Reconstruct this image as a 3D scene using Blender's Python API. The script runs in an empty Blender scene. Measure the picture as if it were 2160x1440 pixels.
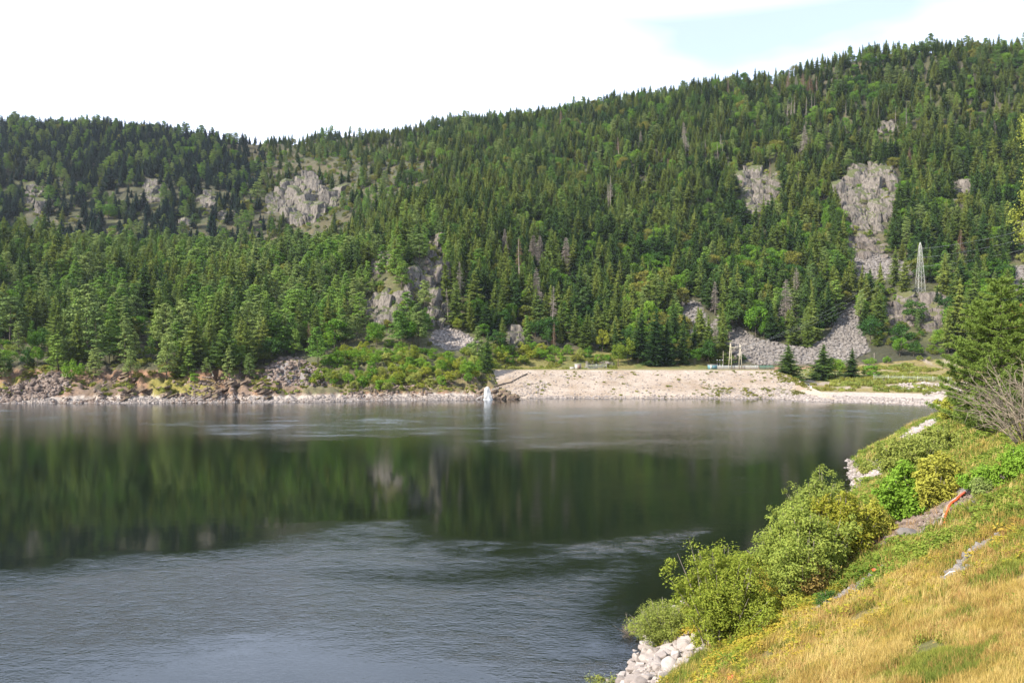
import bpy, math, random
import numpy as np
from mathutils import Vector, Matrix

# ------------------------------------------------------------------ camera, sky, sun, exposure
scene = bpy.context.scene
F, CX, HY, CH = 1680.0, 1080.0, 740.0, 20.0        # focal length and horizon of a 2160 x 1440 frame, camera height over the lake
cam_d = bpy.data.cameras.new("camera")
cam_d.sensor_width = 36.0
cam_d.lens = 36.0 * F / 2160.0
cam_d.shift_y = 20.0 / 2160.0
cam_d.clip_start = 0.3
cam_d.clip_end = 9000.0
cam = bpy.data.objects.new("camera", cam_d)
scene.collection.objects.link(cam)
cam.location = (0, 0, CH)
cam.rotation_euler = (math.radians(90), 0, 0)
scene.camera = cam

SUN = Vector((-0.80, -0.50, 0.74)).normalized()
world = bpy.data.worlds.new("World")
scene.world = world
world.use_nodes = True
nt = world.node_tree
nt.nodes.clear()
wo = nt.nodes.new("ShaderNodeOutputWorld")
bg = nt.nodes.new("ShaderNodeBackground")
sky = nt.nodes.new("ShaderNodeTexSky")
sky.sky_type = 'NISHITA'
sky.sun_disc = False
sky.sun_elevation = math.asin(SUN.z)
sky.sun_rotation = math.atan2(SUN.x, SUN.y)
sky.air_density = 1.0
sky.dust_density = 1.0
bg.inputs['Strength'].default_value = 0.10
tc = nt.nodes.new("ShaderNodeTexCoord")
mp = nt.nodes.new("ShaderNodeMapping")
mp.inputs['Scale'].default_value = (1.0, 1.0, 3.2)
mp.inputs['Location'].default_value = (0.35, 0.0, 0.0)
mp.inputs['Rotation'].default_value = (0, math.radians(14), 0)
cn = nt.nodes.new("ShaderNodeTexNoise")
cn.inputs['Scale'].default_value = 1.6
cn.inputs['Detail'].default_value = 5.5
cn.inputs['Roughness'].default_value = 0.5
cr = nt.nodes.new("ShaderNodeValToRGB")
cr.color_ramp.elements[0].position = 0.36
cr.color_ramp.elements[0].color = (0.165, 0.165, 0.165, 1)
cr.color_ramp.elements[1].position = 0.80
cr.color_ramp.elements[1].color = (0.93, 0.93, 0.93, 1)
cm = nt.nodes.new("ShaderNodeMixRGB")
cm.inputs['Color2'].default_value = (12.6, 13.8, 17.0, 1)
nt.links.new(tc.outputs['Generated'], mp.inputs['Vector'])
nt.links.new(mp.outputs[0], cn.inputs['Vector'])
nt.links.new(cn.outputs['Fac'], cr.inputs['Fac'])
sep = nt.nodes.new("ShaderNodeSeparateXYZ")
nt.links.new(tc.outputs['Generated'], sep.inputs[0])
el = nt.nodes.new("ShaderNodeMapRange")            # cloud cover thinned overhead and behind, shaped to weaken the fill light
el.inputs['From Min'].default_value = 0.62; el.inputs['From Max'].default_value = 0.90
el.inputs['To Min'].default_value = 1.0; el.inputs['To Max'].default_value = 0.22
nt.links.new(sep.outputs['Z'], el.inputs['Value'])
bk = nt.nodes.new("ShaderNodeMapRange")
bk.inputs['From Min'].default_value = -0.3; bk.inputs['From Max'].default_value = 0.35
bk.inputs['To Min'].default_value = 0.45; bk.inputs['To Max'].default_value = 1.0
nt.links.new(sep.outputs['Y'], bk.inputs['Value'])
f1 = nt.nodes.new("ShaderNodeMath"); f1.operation = 'MULTIPLY'
f2 = nt.nodes.new("ShaderNodeMath"); f2.operation = 'MULTIPLY'
vb = nt.nodes.new("ShaderNodeMapRange")            # added veil, mostly above the frame, to brighten the lake's reflection
vb.inputs['From Min'].default_value = 0.355; vb.inputs['From Max'].default_value = 0.46
vb.inputs['To Min'].default_value = 0.0; vb.inputs['To Max'].default_value = 0.92
nt.links.new(sep.outputs['Z'], vb.inputs['Value'])
f0 = nt.nodes.new("ShaderNodeMath"); f0.operation = 'MAXIMUM'
nt.links.new(cr.outputs['Color'], f0.inputs[0]); nt.links.new(vb.outputs[0], f0.inputs[1])
nt.links.new(f0.outputs[0], f1.inputs[0]); nt.links.new(el.outputs[0], f1.inputs[1])
nt.links.new(f1.outputs[0], f2.inputs[0]); nt.links.new(bk.outputs[0], f2.inputs[1])
nt.links.new(f2.outputs[0], cm.inputs['Fac'])
nt.links.new(sky.outputs['Color'], cm.inputs['Color1'])
nt.links.new(cm.outputs['Color'], bg.inputs['Color'])
fz = nt.nodes.new("ShaderNodeMapRange")            # cloud across the lake boosted so that its reflection brightens the water
fz.inputs['From Min'].default_value = 0.55; fz.inputs['From Max'].default_value = 0.85
fz.inputs['To Min'].default_value = 0.95; fz.inputs['To Max'].default_value = 1.55
nt.links.new(sep.outputs['Y'], fz.inputs['Value'])
ck = nt.nodes.new("ShaderNodeVectorMath"); ck.operation = 'SCALE'; ck.inputs[0].default_value = (12.0, 13.2, 16.2)
nt.links.new(fz.outputs[0], ck.inputs['Scale']); nt.links.new(ck.outputs[0], cm.inputs['Color2'])
nt.links.new(bg.outputs[0], wo.inputs['Surface'])

sun_d = bpy.data.lights.new("sun", 'SUN')
sun_d.energy = 5.0
sun_d.angle = math.radians(0.5)
sun_d.color = (1.0, 0.93, 0.82)
sun_o = bpy.data.objects.new("sun", sun_d)
scene.collection.objects.link(sun_o)
sun_o.rotation_euler = SUN.to_track_quat('Z', 'Y').to_euler()

scene.view_settings.view_transform = 'Standard'
scene.view_settings.look = 'None'
scene.view_settings.exposure = 0.85
scene.view_settings.gamma = 1.0
scene.render.engine = 'CYCLES'
scene.cycles.use_denoising = True
scene.cycles.max_bounces = 6
scene.cycles.diffuse_bounces = 2
scene.cycles.glossy_bounces = 2
scene.cycles.transmission_bounces = 2
scene.cycles.transparent_max_bounces = 6
scene.cycles.volume_bounces = 0
scene.cycles.caustics_reflective = False
scene.cycles.caustics_refractive = False

# ------------------------------------------------------------------ helpers
COL = scene.collection
PROTO = bpy.data.collections.new("prototypes")      # never linked to the scene: sources for the stuff

def tag(o, label=None, cat=None, group=None, kind=None):
    if label: o['label'] = label
    if cat: o['category'] = cat
    if group: o['group'] = group
    if kind: o['kind'] = kind
    return o

def mesh_np(name, V, faces, mats=(), mi=None, smooth=False):
    """V (n,3); faces: list of (k, array (m,k))"""
    me = bpy.data.meshes.new(name)
    V = np.asarray(V, dtype=np.float32)
    me.vertices.add(len(V)); me.vertices.foreach_set('co', V.ravel())
    loops = np.concatenate([f.ravel() for f in faces]).astype(np.int32)
    cnt = np.concatenate([np.full(len(f), f.shape[1]) for f in faces]).astype(np.int32)
    me.loops.add(len(loops)); me.loops.foreach_set('vertex_index', loops)
    me.polygons.add(len(cnt))
    st = np.concatenate([[0], np.cumsum(cnt)[:-1]]).astype(np.int32)
    me.polygons.foreach_set('loop_start', st)
    me.polygons.foreach_set('loop_total', cnt)
    for m in mats: me.materials.append(m)
    if mi is not None: me.polygons.foreach_set('material_index', np.asarray(mi, dtype=np.int32))
    me.update(calc_edges=True)
    me.validate()
    if smooth: me.polygons.foreach_set('use_smooth', np.ones(len(me.polygons), dtype=bool))
    return me

class MB:
    """collects vertices and faces"""
    def __init__(s): s.v = []; s.q = []; s.t = []; s.n = 0
    def add(s, V, Q=None, T=None):
        V = np.asarray(V, dtype=float).reshape(-1, 3)
        if Q is not None and len(Q): s.q.append(np.asarray(Q) + s.n)
        if T is not None and len(T): s.t.append(np.asarray(T) + s.n)
        s.v.append(V); s.n += len(V)
    def box(s, c, size, rz=0.0, taper=1.0):
        x, y, z = [k / 2 for k in size]
        V = np.array([[-x, -y, -z], [x, -y, -z], [x, y, -z], [-x, y, -z], [-x*taper, -y*taper, z], [x*taper, -y*taper, z], [x*taper, y*taper, z], [-x*taper, y*taper, z]])
        ca, sa = math.cos(rz), math.sin(rz)
        V = np.stack([V[:, 0]*ca - V[:, 1]*sa, V[:, 0]*sa + V[:, 1]*ca, V[:, 2]], 1) + np.array(c)
        s.add(V, [[0, 3, 2, 1], [4, 5, 6, 7], [0, 1, 5, 4], [1, 2, 6, 5], [2, 3, 7, 6], [3, 0, 4, 7]])
    def tube(s, pts, rad, n=6, cap=True):
        pts = np.asarray(pts, dtype=float); m = len(pts)
        rad = np.full(m, rad) if np.isscalar(rad) else np.asarray(rad, dtype=float)
        tg = np.gradient(pts, axis=0)
        tg /= np.linalg.norm(tg, axis=1)[:, None] + 1e-9
        ref = np.array([0, 0, 1.0]) if abs(tg[:, 2]).mean() < 0.8 else np.array([1.0, 0, 0])
        a = np.cross(tg, ref); a /= np.linalg.norm(a, axis=1)[:, None] + 1e-9
        b = np.cross(tg, a)
        th = np.arange(n) * 2 * math.pi / n
        V = pts[:, None, :] + rad[:, None, None] * (np.cos(th)[None, :, None]*a[:, None, :] + np.sin(th)[None, :, None]*b[:, None, :])
        i = np.arange(m-1)[:, None]*n; j = np.arange(n)[None, :]; k = (j+1) % n
        Q = np.stack([i+j, i+k, i+n+k, i+n+j], -1).reshape(-1, 4)
        V = V.reshape(-1, 3); T = []
        if cap:
            V = np.vstack([V, pts[0], pts[-1]])
            for q in range(n):
                T.append([m*n, (q+1) % n, q]); T.append([m*n+1, (m-1)*n+q, (m-1)*n+(q+1) % n])
        s.add(V, Q, T)
    def mesh(s, name, mats, smooth=False):
        fs = []
        if s.q: fs.append(np.concatenate(s.q))
        if s.t: fs.append(np.concatenate(s.t))
        return mesh_np(name, np.concatenate(s.v), fs, mats, smooth=smooth)
    def obj(s, name, mat, parent=None, smooth=False):
        o = bpy.data.objects.new(name, s.mesh(name, [mat], smooth)); COL.objects.link(o)
        if parent: o.parent = parent
        return o

def link_mesh(name, me, parent=None):
    o = bpy.data.objects.new(name, me); COL.objects.link(o)
    if parent: o.parent = parent
    return o

def empty(name, loc, rz=0.0):
    o = bpy.data.objects.new(name, None); COL.objects.link(o)
    o.location = loc; o.rotation_euler = (0, 0, rz); o.empty_display_size = 0.3
    return o

# noise -------------------------------------------------------------
def _h(ix, iy, iz, seed):
    n = (ix*374761393 + iy*668265263 + iz*2147483647 + seed*974711) & 0xFFFFFFFF
    n = ((n ^ (n >> 13)) * 1274126177) & 0xFFFFFFFF
    n = (n ^ (n >> 16)) & 0xFFFFFFFF
    return n / 4294967295.0

def vnoise(x, y, z=None, seed=0):
    x = np.asarray(x, dtype=float); y = np.asarray(y, dtype=float)
    z = np.zeros_like(x) if z is None else np.asarray(z, dtype=float)
    fx, fy, fz = np.floor(x), np.floor(y), np.floor(z)
    ix, iy, iz = fx.astype(np.int64), fy.astype(np.int64), fz.astype(np.int64)
    u, v, w = x-fx, y-fy, z-fz
    u = u*u*(3-2*u); v = v*v*(3-2*v); w = w*w*(3-2*w)
    r = 0
    for dz, cw in ((0, 1-w), (1, w)):
        a = _h(ix, iy, iz+dz, seed)*(1-u) + _h(ix+1, iy, iz+dz, seed)*u
        b = _h(ix, iy+1, iz+dz, seed)*(1-u) + _h(ix+1, iy+1, iz+dz, seed)*u
        r = r + cw*(a*(1-v) + b*v)
    return r*2-1

def fbm(x, y, z=None, octv=4, seed=0, gain=0.5):
    s = 0; a = 1.0; f = 1.0; t = 0
    for k in range(octv):
        s = s + a*vnoise(np.asarray(x)*f, np.asarray(y)*f, None if z is None else np.asarray(z)*f, seed+k*17)
        t += a; a *= gain; f *= 2.03
    return s/t

def inpoly(px, py, poly):
    r = np.zeros(np.shape(px), dtype=bool); n = len(poly); j = n-1
    for i in range(n):
        xi, yi = poly[i]; xj, yj = poly[j]
        c = ((yi > py) != (yj > py)) & (px < (xj-xi)*(py-yi)/((yj-yi) or 1e-9)+xi)
        r ^= c; j = i
    return r

# ------------------------------------------------------------------ materials
def new_mat(name):
    m = bpy.data.materials.new(name); m.use_nodes = True
    m.node_tree.nodes.clear()
    o = m.node_tree.nodes.new("ShaderNodeOutputMaterial")
    return m, m.node_tree, o

def N(t, typ, **kw):
    n = t.nodes.new(typ)
    for k, v in kw.items():
        if k in n.inputs.keys(): n.inputs[k].default_value = v
        else: setattr(n, k, v)
    return n

def ramp(t, stops):
    r = t.nodes.new("ShaderNodeValToRGB"); e = r.color_ramp.elements
    while len(e) < len(stops): e.new(0.5)
    for i, (p, c) in enumerate(stops):
        e[i].position = p; e[i].color = (*c, 1)
    return r

def leaf_mat(name, cols, trans=0.22, hue_noise=0.0, scale=0.02):
    """foliage: a spread of hues over the plants and from place to place"""
    m, t, o = new_mat(name)
    oi = N(t, "ShaderNodeObjectInfo")
    geo = N(t, "ShaderNodeNewGeometry")
    nz = N(t, "ShaderNodeTexNoise", Scale=scale, Detail=2.0)
    t.links.new(oi.outputs['Location'], nz.inputs['Vector'])
    mx = N(t, "ShaderNodeMath", operation='MULTIPLY_ADD'); mx.inputs[1].default_value = 0.55
    t.links.new(oi.outputs['Random'], mx.inputs[0])
    ad = N(t, "ShaderNodeMath", operation='MULTIPLY_ADD'); ad.inputs[1].default_value = 1.6; ad.inputs[2].default_value = -0.55
    t.links.new(nz.outputs['Fac'], ad.inputs[0]); t.links.new(ad.outputs[0], mx.inputs[2])
    is_ = N(t, "ShaderNodeMath", operation='MULTIPLY_ADD'); is_.inputs[1].default_value = 0.30
    t.links.new(geo.outputs['Random Per Island'], is_.inputs[0]); t.links.new(mx.outputs[0], is_.inputs[2])
    r = ramp(t, [(i/(len(cols)-1)*0.9+0.05, c) for i, c in enumerate(cols)])
    t.links.new(is_.outputs[0], r.inputs['Fac'])
    d = N(t, "ShaderNodeBsdfDiffuse"); tr = N(t, "ShaderNodeBsdfTranslucent"); mix = N(t, "ShaderNodeMixShader")
    mix.inputs[0].default_value = trans
    t.links.new(r.outputs[0], d.inputs['Color']); t.links.new(r.outputs[0], tr.inputs['Color'])
    t.links.new(d.outputs[0], mix.inputs[1]); t.links.new(tr.outputs[0], mix.inputs[2])
    t.links.new(mix.outputs[0], o.inputs['Surface'])
    return m

def plain_mat(name, c1, c2=None, scale=3.0, rough=0.8, metal=0.0, bump=0.0, bscale=None):
    m, t, o = new_mat(name)
    p = N(t, "ShaderNodeBsdfPrincipled", Roughness=rough, Metallic=metal)
    g = N(t, "ShaderNodeTexCoord")
    if c2 is None: c2 = tuple(k*0.75 for k in c1)
    nz = N(t, "ShaderNodeTexNoise", Scale=scale, Detail=5.0, Roughness=0.6)
    t.links.new(g.outputs['Object'], nz.inputs['Vector'])
    r = ramp(t, [(0.35, c2), (0.65, c1)])
    t.links.new(nz.outputs['Fac'], r.inputs['Fac']); t.links.new(r.outputs[0], p.inputs['Base Color'])
    if bump:
        n2 = N(t, "ShaderNodeTexNoise", Scale=bscale or scale*3, Detail=6.0)
        t.links.new(g.outputs['Object'], n2.inputs['Vector'])
        b = N(t, "ShaderNodeBump", Strength=bump, Distance=0.3)
        t.links.new(n2.outputs['Fac'], b.inputs['Height']); t.links.new(b.outputs[0], p.inputs['Normal'])
    t.links.new(p.outputs[0], o.inputs['Surface'])
    return m

def stone_mat(name, cols):
    m, t, o = new_mat(name)
    p = N(t, "ShaderNodeBsdfPrincipled", Roughness=0.9)
    oi = N(t, "ShaderNodeObjectInfo"); g = N(t, "ShaderNodeTexCoord")
    nz = N(t, "ShaderNodeTexNoise", Scale=2.5, Detail=6.0, Roughness=0.7)
    t.links.new(g.outputs['Object'], nz.inputs['Vector'])
    a = N(t, "ShaderNodeMath", operation='MULTIPLY_ADD'); a.inputs[1].default_value = 0.6
    t.links.new(oi.outputs['Random'], a.inputs[0])
    b = N(t, "ShaderNodeMath", operation='MULTIPLY_ADD'); b.inputs[1].default_value = 0.9; b.inputs[2].default_value = -0.25
    t.links.new(nz.outputs['Fac'], b.inputs[0]); t.links.new(b.outputs[0], a.inputs[2])
    r = ramp(t, [(i/(len(cols)-1), c) for i, c in enumerate(cols)])
    t.links.new(a.outputs[0], r.inputs['Fac']); t.links.new(r.outputs[0], p.inputs['Base Color'])
    bp = N(t, "ShaderNodeBump", Strength=0.6, Distance=0.08)
    t.links.new(nz.outputs['Fac'], bp.inputs['Height']); t.links.new(bp.outputs[0], p.inputs['Normal'])
    t.links.new(p.outputs[0], o.inputs['Surface'])
    return m

def cliff_mat(name, lo, hi, moss, mossy=0.5):
    """fractured rock with grass on its ledges"""
    m, t, o = new_mat(name)
    p = N(t, "ShaderNodeBsdfPrincipled", Roughness=0.95)
    geo = N(t, "ShaderNodeNewGeometry")
    mp_ = N(t, "ShaderNodeMapping"); mp_.inputs['Scale'].default_value = (0.55, 0.55, 0.14)
    t.links.new(geo.outputs['Position'], mp_.inputs['Vector'])
    nz = N(t, "ShaderNodeTexNoise", Scale=1.0, Detail=8.0, Roughness=0.7)
    t.links.new(mp_.outputs[0], nz.inputs['Vector'])
    r = ramp(t, [(0.36, lo), (0.46, tuple((a*0.8+b*1.2)/2 for a, b in zip(lo, hi))), (0.62, hi)])
    t.links.new(nz.outputs['Fac'], r.inputs['Fac'])
    vo = N(t, "ShaderNodeTexVoronoi", feature='DISTANCE_TO_EDGE', Scale=0.8)
    t.links.new(mp_.outputs[0], vo.inputs['Vector'])
    cr_ = ramp(t, [(0.0, (0.45, 0.43, 0.42)), (0.06, (1, 1, 1))])
    t.links.new(vo.outputs['Distance'], cr_.inputs['Fac'])
    mu = N(t, "ShaderNodeMixRGB", blend_type='MULTIPLY'); mu.inputs['Fac'].default_value = 0.8
    t.links.new(r.outputs[0], mu.inputs['Color1']); t.links.new(cr_.outputs[0], mu.inputs['Color2'])
    n2 = N(t, "ShaderNodeTexNoise", Scale=0.35, Detail=4.0)
    t.links.new(geo.outputs['Position'], n2.inputs['Vector'])
    sx = N(t, "ShaderNodeSeparateXYZ"); t.links.new(geo.outputs['Normal'], sx.inputs[0])
    ad = N(t, "ShaderNodeMath", operation='ADD'); t.links.new(sx.outputs['Z'], ad.inputs[0]); t.links.new(n2.outputs['Fac'], ad.inputs[1])
    mr = ramp(t, [(0.0, (0, 0, 0)), (1.0, (1, 1, 1))])
    mm = N(t, "ShaderNodeMapRange"); mm.inputs['From Min'].default_value = 1.28 - 0.25*mossy; mm.inputs['From Max'].default_value = 1.40 - 0.25*mossy
    t.links.new(ad.outputs[0], mm.inputs['Value'])
    mc = N(t, "ShaderNodeMixRGB"); t.links.new(mm.outputs[0], mc.inputs['Fac'])
    t.links.new(mu.outputs[0], mc.inputs['Color1']); mc.inputs['Color2'].default_value = (*moss, 1)
    t.links.new(mc.outputs[0], p.inputs['Base Color'])
    bp = N(t, "ShaderNodeBump", Strength=1.0, Distance=0.8)
    t.links.new(nz.outputs['Fac'], bp.inputs['Height']); t.links.new(bp.outputs[0], p.inputs['Normal'])
    t.links.new(p.outputs[0], o.inputs['Surface'])
    return m

M = {}
M['spruce_dark'] = leaf_mat("spruce_dark", [(0.025, 0.053, 0.018), (0.042, 0.079, 0.022), (0.068, 0.112, 0.027)], 0.12)
M['spruce_olive'] = leaf_mat("spruce_olive", [(0.067, 0.106, 0.023), (0.103, 0.147, 0.032), (0.154, 0.187, 0.040)], 0.14)
M['spruce_blue'] = leaf_mat("spruce_blue", [(0.012, 0.031, 0.026), (0.021, 0.045, 0.035), (0.037, 0.062, 0.039)], 0.10)  # haze and dimmer light of the far-left hill put into the needle colour
M['pine_sage'] = leaf_mat("pine_sage", [(0.081, 0.140, 0.045), (0.138, 0.204, 0.059), (0.222, 0.282, 0.083)], 0.14)
M['pine_green'] = leaf_mat("pine_green", [(0.081, 0.156, 0.032), (0.121, 0.226, 0.041), (0.201, 0.294, 0.059)], 0.16)
M['leaf_green'] = leaf_mat("leaf_green", [(0.065, 0.153, 0.020), (0.111, 0.226, 0.027), (0.186, 0.307, 0.038)], 0.25)
M['leaf_dark'] = leaf_mat("leaf_dark", [(0.035, 0.086, 0.022), (0.058, 0.124, 0.029), (0.098, 0.163, 0.034)], 0.22)
M['leaf_yellow'] = leaf_mat("leaf_yellow", [(0.095, 0.158, 0.024), (0.168, 0.236, 0.033), (0.269, 0.289, 0.039)], 0.25)
M['leaf_olive'] = leaf_mat("leaf_olive", [(0.108, 0.131, 0.028), (0.166, 0.186, 0.038), (0.237, 0.228, 0.050)], 0.22)
M['leaf_willow'] = leaf_mat("leaf_willow", [(0.144, 0.206, 0.043), (0.220, 0.276, 0.060), (0.321, 0.344, 0.082)], 0.28)
M['leaf_bush'] = leaf_mat("leaf_bush", [(0.119, 0.182, 0.028), (0.221, 0.276, 0.040), (0.359, 0.356, 0.062)], 0.28)
M['leaf_bush_y'] = leaf_mat("leaf_bush_y", [(0.119, 0.194, 0.039), (0.197, 0.280, 0.055), (0.325, 0.365, 0.077)], 0.32)
M['leaf_golden'] = leaf_mat("leaf_golden", [(0.140, 0.179, 0.024), (0.230, 0.263, 0.033), (0.380, 0.315, 0.050)], 0.28)
M['leaf_rust'] = leaf_mat("leaf_rust", [(0.16, 0.19, 0.04), (0.27, 0.26, 0.06), (0.38, 0.25, 0.09)], 0.25)
M['leaf_orange'] = leaf_mat("leaf_orange", [(0.30, 0.09, 0.03), (0.42, 0.13, 0.04), (0.36, 0.16, 0.05)], 0.25)
M['needle_near'] = leaf_mat("needle_near", [(0.062, 0.122, 0.024), (0.111, 0.185, 0.037), (0.190, 0.257, 0.056)], 0.15)
M['dead_grey'] = leaf_mat("dead_grey", [(0.17, 0.145, 0.125), (0.25, 0.215, 0.185), (0.32, 0.28, 0.24)], 0.0)
M['dead_brown'] = leaf_mat("dead_brown", [(0.14, 0.085, 0.055), (0.20, 0.125, 0.08), (0.24, 0.17, 0.12)], 0.0)
M['bark'] = plain_mat("bark", (0.13, 0.10, 0.075), (0.07, 0.055, 0.045), 2.0, 0.95)
M['bark_pale'] = plain_mat("bark_pale", (0.34, 0.29, 0.24), (0.20, 0.165, 0.14), 2.0, 0.95)
M['twig'] = plain_mat("twig", (0.31, 0.255, 0.185), (0.19, 0.15, 0.115), 2.0, 0.9)
M['rock_grey'] = cliff_mat("rock_grey", (0.034, 0.030, 0.028), (0.215, 0.188, 0.160), (0.075, 0.085, 0.028), 1.05)
M['rock_warm'] = cliff_mat("rock_warm", (0.046, 0.039, 0.036), (0.205, 0.173, 0.15), (0.10, 0.10, 0.034), 0.95)
M['rock_brown'] = cliff_mat("rock_brown", (0.08, 0.06, 0.046), (0.27, 0.195, 0.145), (0.14, 0.12, 0.04), 0.15)
M['scree'] = stone_mat("scree_stone", [(0.095, 0.083, 0.074), (0.185, 0.164, 0.147), (0.27, 0.243, 0.218)])
M['shore_stone'] = stone_mat("shore_stone", [(0.15, 0.125, 0.11), (0.28, 0.24, 0.215), (0.42, 0.375, 0.34)])
M['bank_stone'] = stone_mat("bank_stone", [(0.085, 0.058, 0.045), (0.18, 0.132, 0.105), (0.28, 0.225, 0.185)])
M['white_stone'] = stone_mat("white_stone", [(0.20, 0.165, 0.145), (0.33, 0.285, 0.255), (0.44, 0.39, 0.35)])

# ------------------------------------------------------------------ terrain function
# rows: waterline, bank top, lower slope, mid slope, spur crest, hollow behind it, upper slope, ridge, behind the ridge
TAB = {
    -900: [(250, 850), (275, 790), (300, 745), (390, 630), (500, 520), (600, 580), (760, 430), (980, 280), (1350, 330)],
    0:    [(305, 850), (325, 805), (347, 765), (430, 655), (560, 520), (700, 590), (850, 430), (1080, 263), (1420, 300)],
    250:  [(305, 850), (325, 800), (347, 755), (430, 655), (570, 535), (700, 580), (850, 432), (1080, 272), (1420, 310)],
    500:  [(310, 848), (330, 802), (350, 760), (430, 670), (560, 565), (690, 575), (850, 440), (1090, 308), (1420, 340)],
    650:  [(313, 847), (332, 806), (352, 765), (425, 680), (540, 550), (690, 560), (850, 425), (1090, 297), (1420, 330)],
    850:  [(325, 843), (345, 800), (368, 752), (405, 690), (450, 560), (560, 510), (790, 390), (1080, 287), (1400, 320)],
    1010: [(329, 842), (352, 795), (378, 772), (430, 690), (515, 565), (620, 480), (810, 350), (1050, 264), (1400, 300)],
    1075: [(342, 838), (372, 786), (400, 776), (435, 695), (515, 570), (620, 480), (808, 345), (1040, 258), (1400, 300)],
    1300: [(342, 838), (372, 782), (402, 776), (455, 710), (540, 590), (640, 480), (790, 330), (985, 226), (1350, 270)],
    1600: [(342, 838), (372, 783), (405, 776), (460, 708), (550, 575), (640, 460), (765, 300), (905, 174), (1300, 230)],
    1720: [(318, 845), (352, 822), (405, 774), (460, 700), (550, 560), (640, 440), (760, 290), (885, 150), (1300, 210)],
    1850: [(308, 849), (340, 826), (400, 773), (450, 700), (535, 580), (620, 440), (735, 290), (860, 128), (1280, 190)],
    2160: [(262, 868), (320, 826), (390, 772), (440, 700), (520, 560), (600, 430), (715, 270), (845, 100), (1250, 170)],
    3000: [(230, 870), (300, 800), (350, 740), (410, 640), (490, 480), (560, 340), (670, 150), (800, -60), (1200, 0)],
}
_cols = np.array(sorted(TAB)); _rows = 9
_Yt = np.array([[TAB[c][r][0] for r in range(_rows)] for c in _cols], dtype=float)
_Zt = np.array([[CH + (HY - TAB[c][r][1]) / F * TAB[c][r][0] for r in range(_rows)] for c in _cols], dtype=float)
_Zt[:, 0] = 0.0
# lake bed in front of the waterline
_Yt = np.concatenate([_Yt[:, :1]-70, _Yt[:, :1]-12, _Yt], 1)
_Zt = np.concatenate([np.full((len(_cols), 1), -14.0), np.full((len(_cols), 1), -3.2), _Zt], 1)
_fine = np.arange(-1500, 3700, 10.0)
def _smooth_cols(A):
    B = np.array([np.interp(_fine, _cols, A[:, k]) for k in range(A.shape[1])]).T
    k = np.hanning(9); k /= k.sum()
    for j in range(B.shape[1]):
        B[:, j] = np.convolve(np.pad(B[:, j], 4, mode='edge'), k, mode='valid')
    return B
_YF, _ZF = _smooth_cols(_Yt), _smooth_cols(_Zt)

NEAR = np.array([(-60, -60), (-26, -6), (-15, 12), (-5.5, 30), (2.2, 40), (6.2, 47), (8.4, 52), (10.2, 57), (13.6, 63), (18.6, 70), (24.6, 77), (30, 87), (38, 97), (47, 110),
                 (53.0, 124), (55.5, 131), (62, 146), (74, 162), (84, 178), (104, 210), (134, 251), (148, 270), (200, 345), (500, 700)], dtype=float)

def near_s(X, Y):
    """signed distance inland from the near shoreline (positive on the bank on its right)"""
    X = np.asarray(X, dtype=float); Y = np.asarray(Y, dtype=float)
    best = np.full(X.shape, 1e9); sg = np.ones(X.shape)
    for i in range(len(NEAR)-1):
        a, b = NEAR[i], NEAR[i+1]; d = b-a; L2 = d @ d
        t = np.clip(((X-a[0])*d[0]+(Y-a[1])*d[1])/L2, 0, 1)
        dx, dy = X-a[0]-t*d[0], Y-a[1]-t*d[1]
        D = np.hypot(dx, dy)
        c = (d[1]*(X-a[0]) - d[0]*(Y-a[1]))
        m = D < best
        best = np.where(m, D, best); sg = np.where(m, np.sign(c), sg)
    return best*sg

def zfun(X, Y, detail=True):
    X = np.asarray(X, dtype=float); Y = np.asarray(Y, dtype=float)
    Yc = np.maximum(Y, 1.0)
    px = CX + F*X/Yc
    fi = np.clip((px - _fine[0])/10.0, 0, len(_fine)-1.001)
    i0 = fi.astype(int); w = fi-i0
    YR = _YF[i0]*(1-w)[..., None] + _YF[i0+1]*w[..., None]
    ZR = _ZF[i0]*(1-w)[..., None] + _ZF[i0+1]*w[..., None]
    z = np.full(X.shape, -14.0)
    for k in range(YR.shape[-1]-1):
        y0, y1 = YR[..., k], YR[..., k+1]
        t = np.clip((Y-y0)/(y1-y0), 0, 1)
        seg = ZR[..., k]*(1-t)+ZR[..., k+1]*t
        z = np.where(Y >= y0, seg, z)
    z = np.where(Y >= YR[..., -1], ZR[..., -1], z)
    dshore = Y - YR[..., 2]
    if detail:
        a = np.clip((dshore-20)/60, 0, 1)
        big = fbm(X/75, Y/75, octv=4, seed=3)
        z = z + a*(big*11*np.clip((Y-330)/350, 0.25, 1.2))
        z = z + np.clip(dshore/25, 0, 1)*fbm(X/14, Y/14, octv=4, seed=11)*2.0*np.where((px > 1050) & (Y < 412), 0.25, 1.0)
        # broken ledges along the left shore
        m = (px < 1040) & (dshore > -6) & (dshore < 45)
        rid = 1-abs(fbm((X+Y*0.55)/5.0, (Y*0.8-X*0.2)/9.0, octv=4, seed=31))
        z = np.where(m, z + np.clip((dshore+3)/10, 0, 1)*np.clip((45-dshore)/12, 0, 1)*(rid-0.72)*6.5, z)
    s = near_s(X, Y)
    prof = np.interp(s, [-60, -14, -4, 0, 4, 24, 30, 40, 120, 400], [-14, -6.5, -1.9, 0.0, 2.2, 13.8, 16.2, 17.0, 27, 60])
    if detail:
        cl = np.clip(s/3, 0, 1)
        prof = prof + cl*(fbm(X/6, Y/6, octv=3, seed=5)*0.45 + fbm(X/1.3, Y/1.3, octv=3, seed=6)*0.13)
    prof = np.where(prof > 0, prof*np.interp(Y, [115, 210], [1.0, 0.6]), prof)
    near = np.where(Y < 700, prof, -14)
    return np.maximum(z, near)

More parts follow.
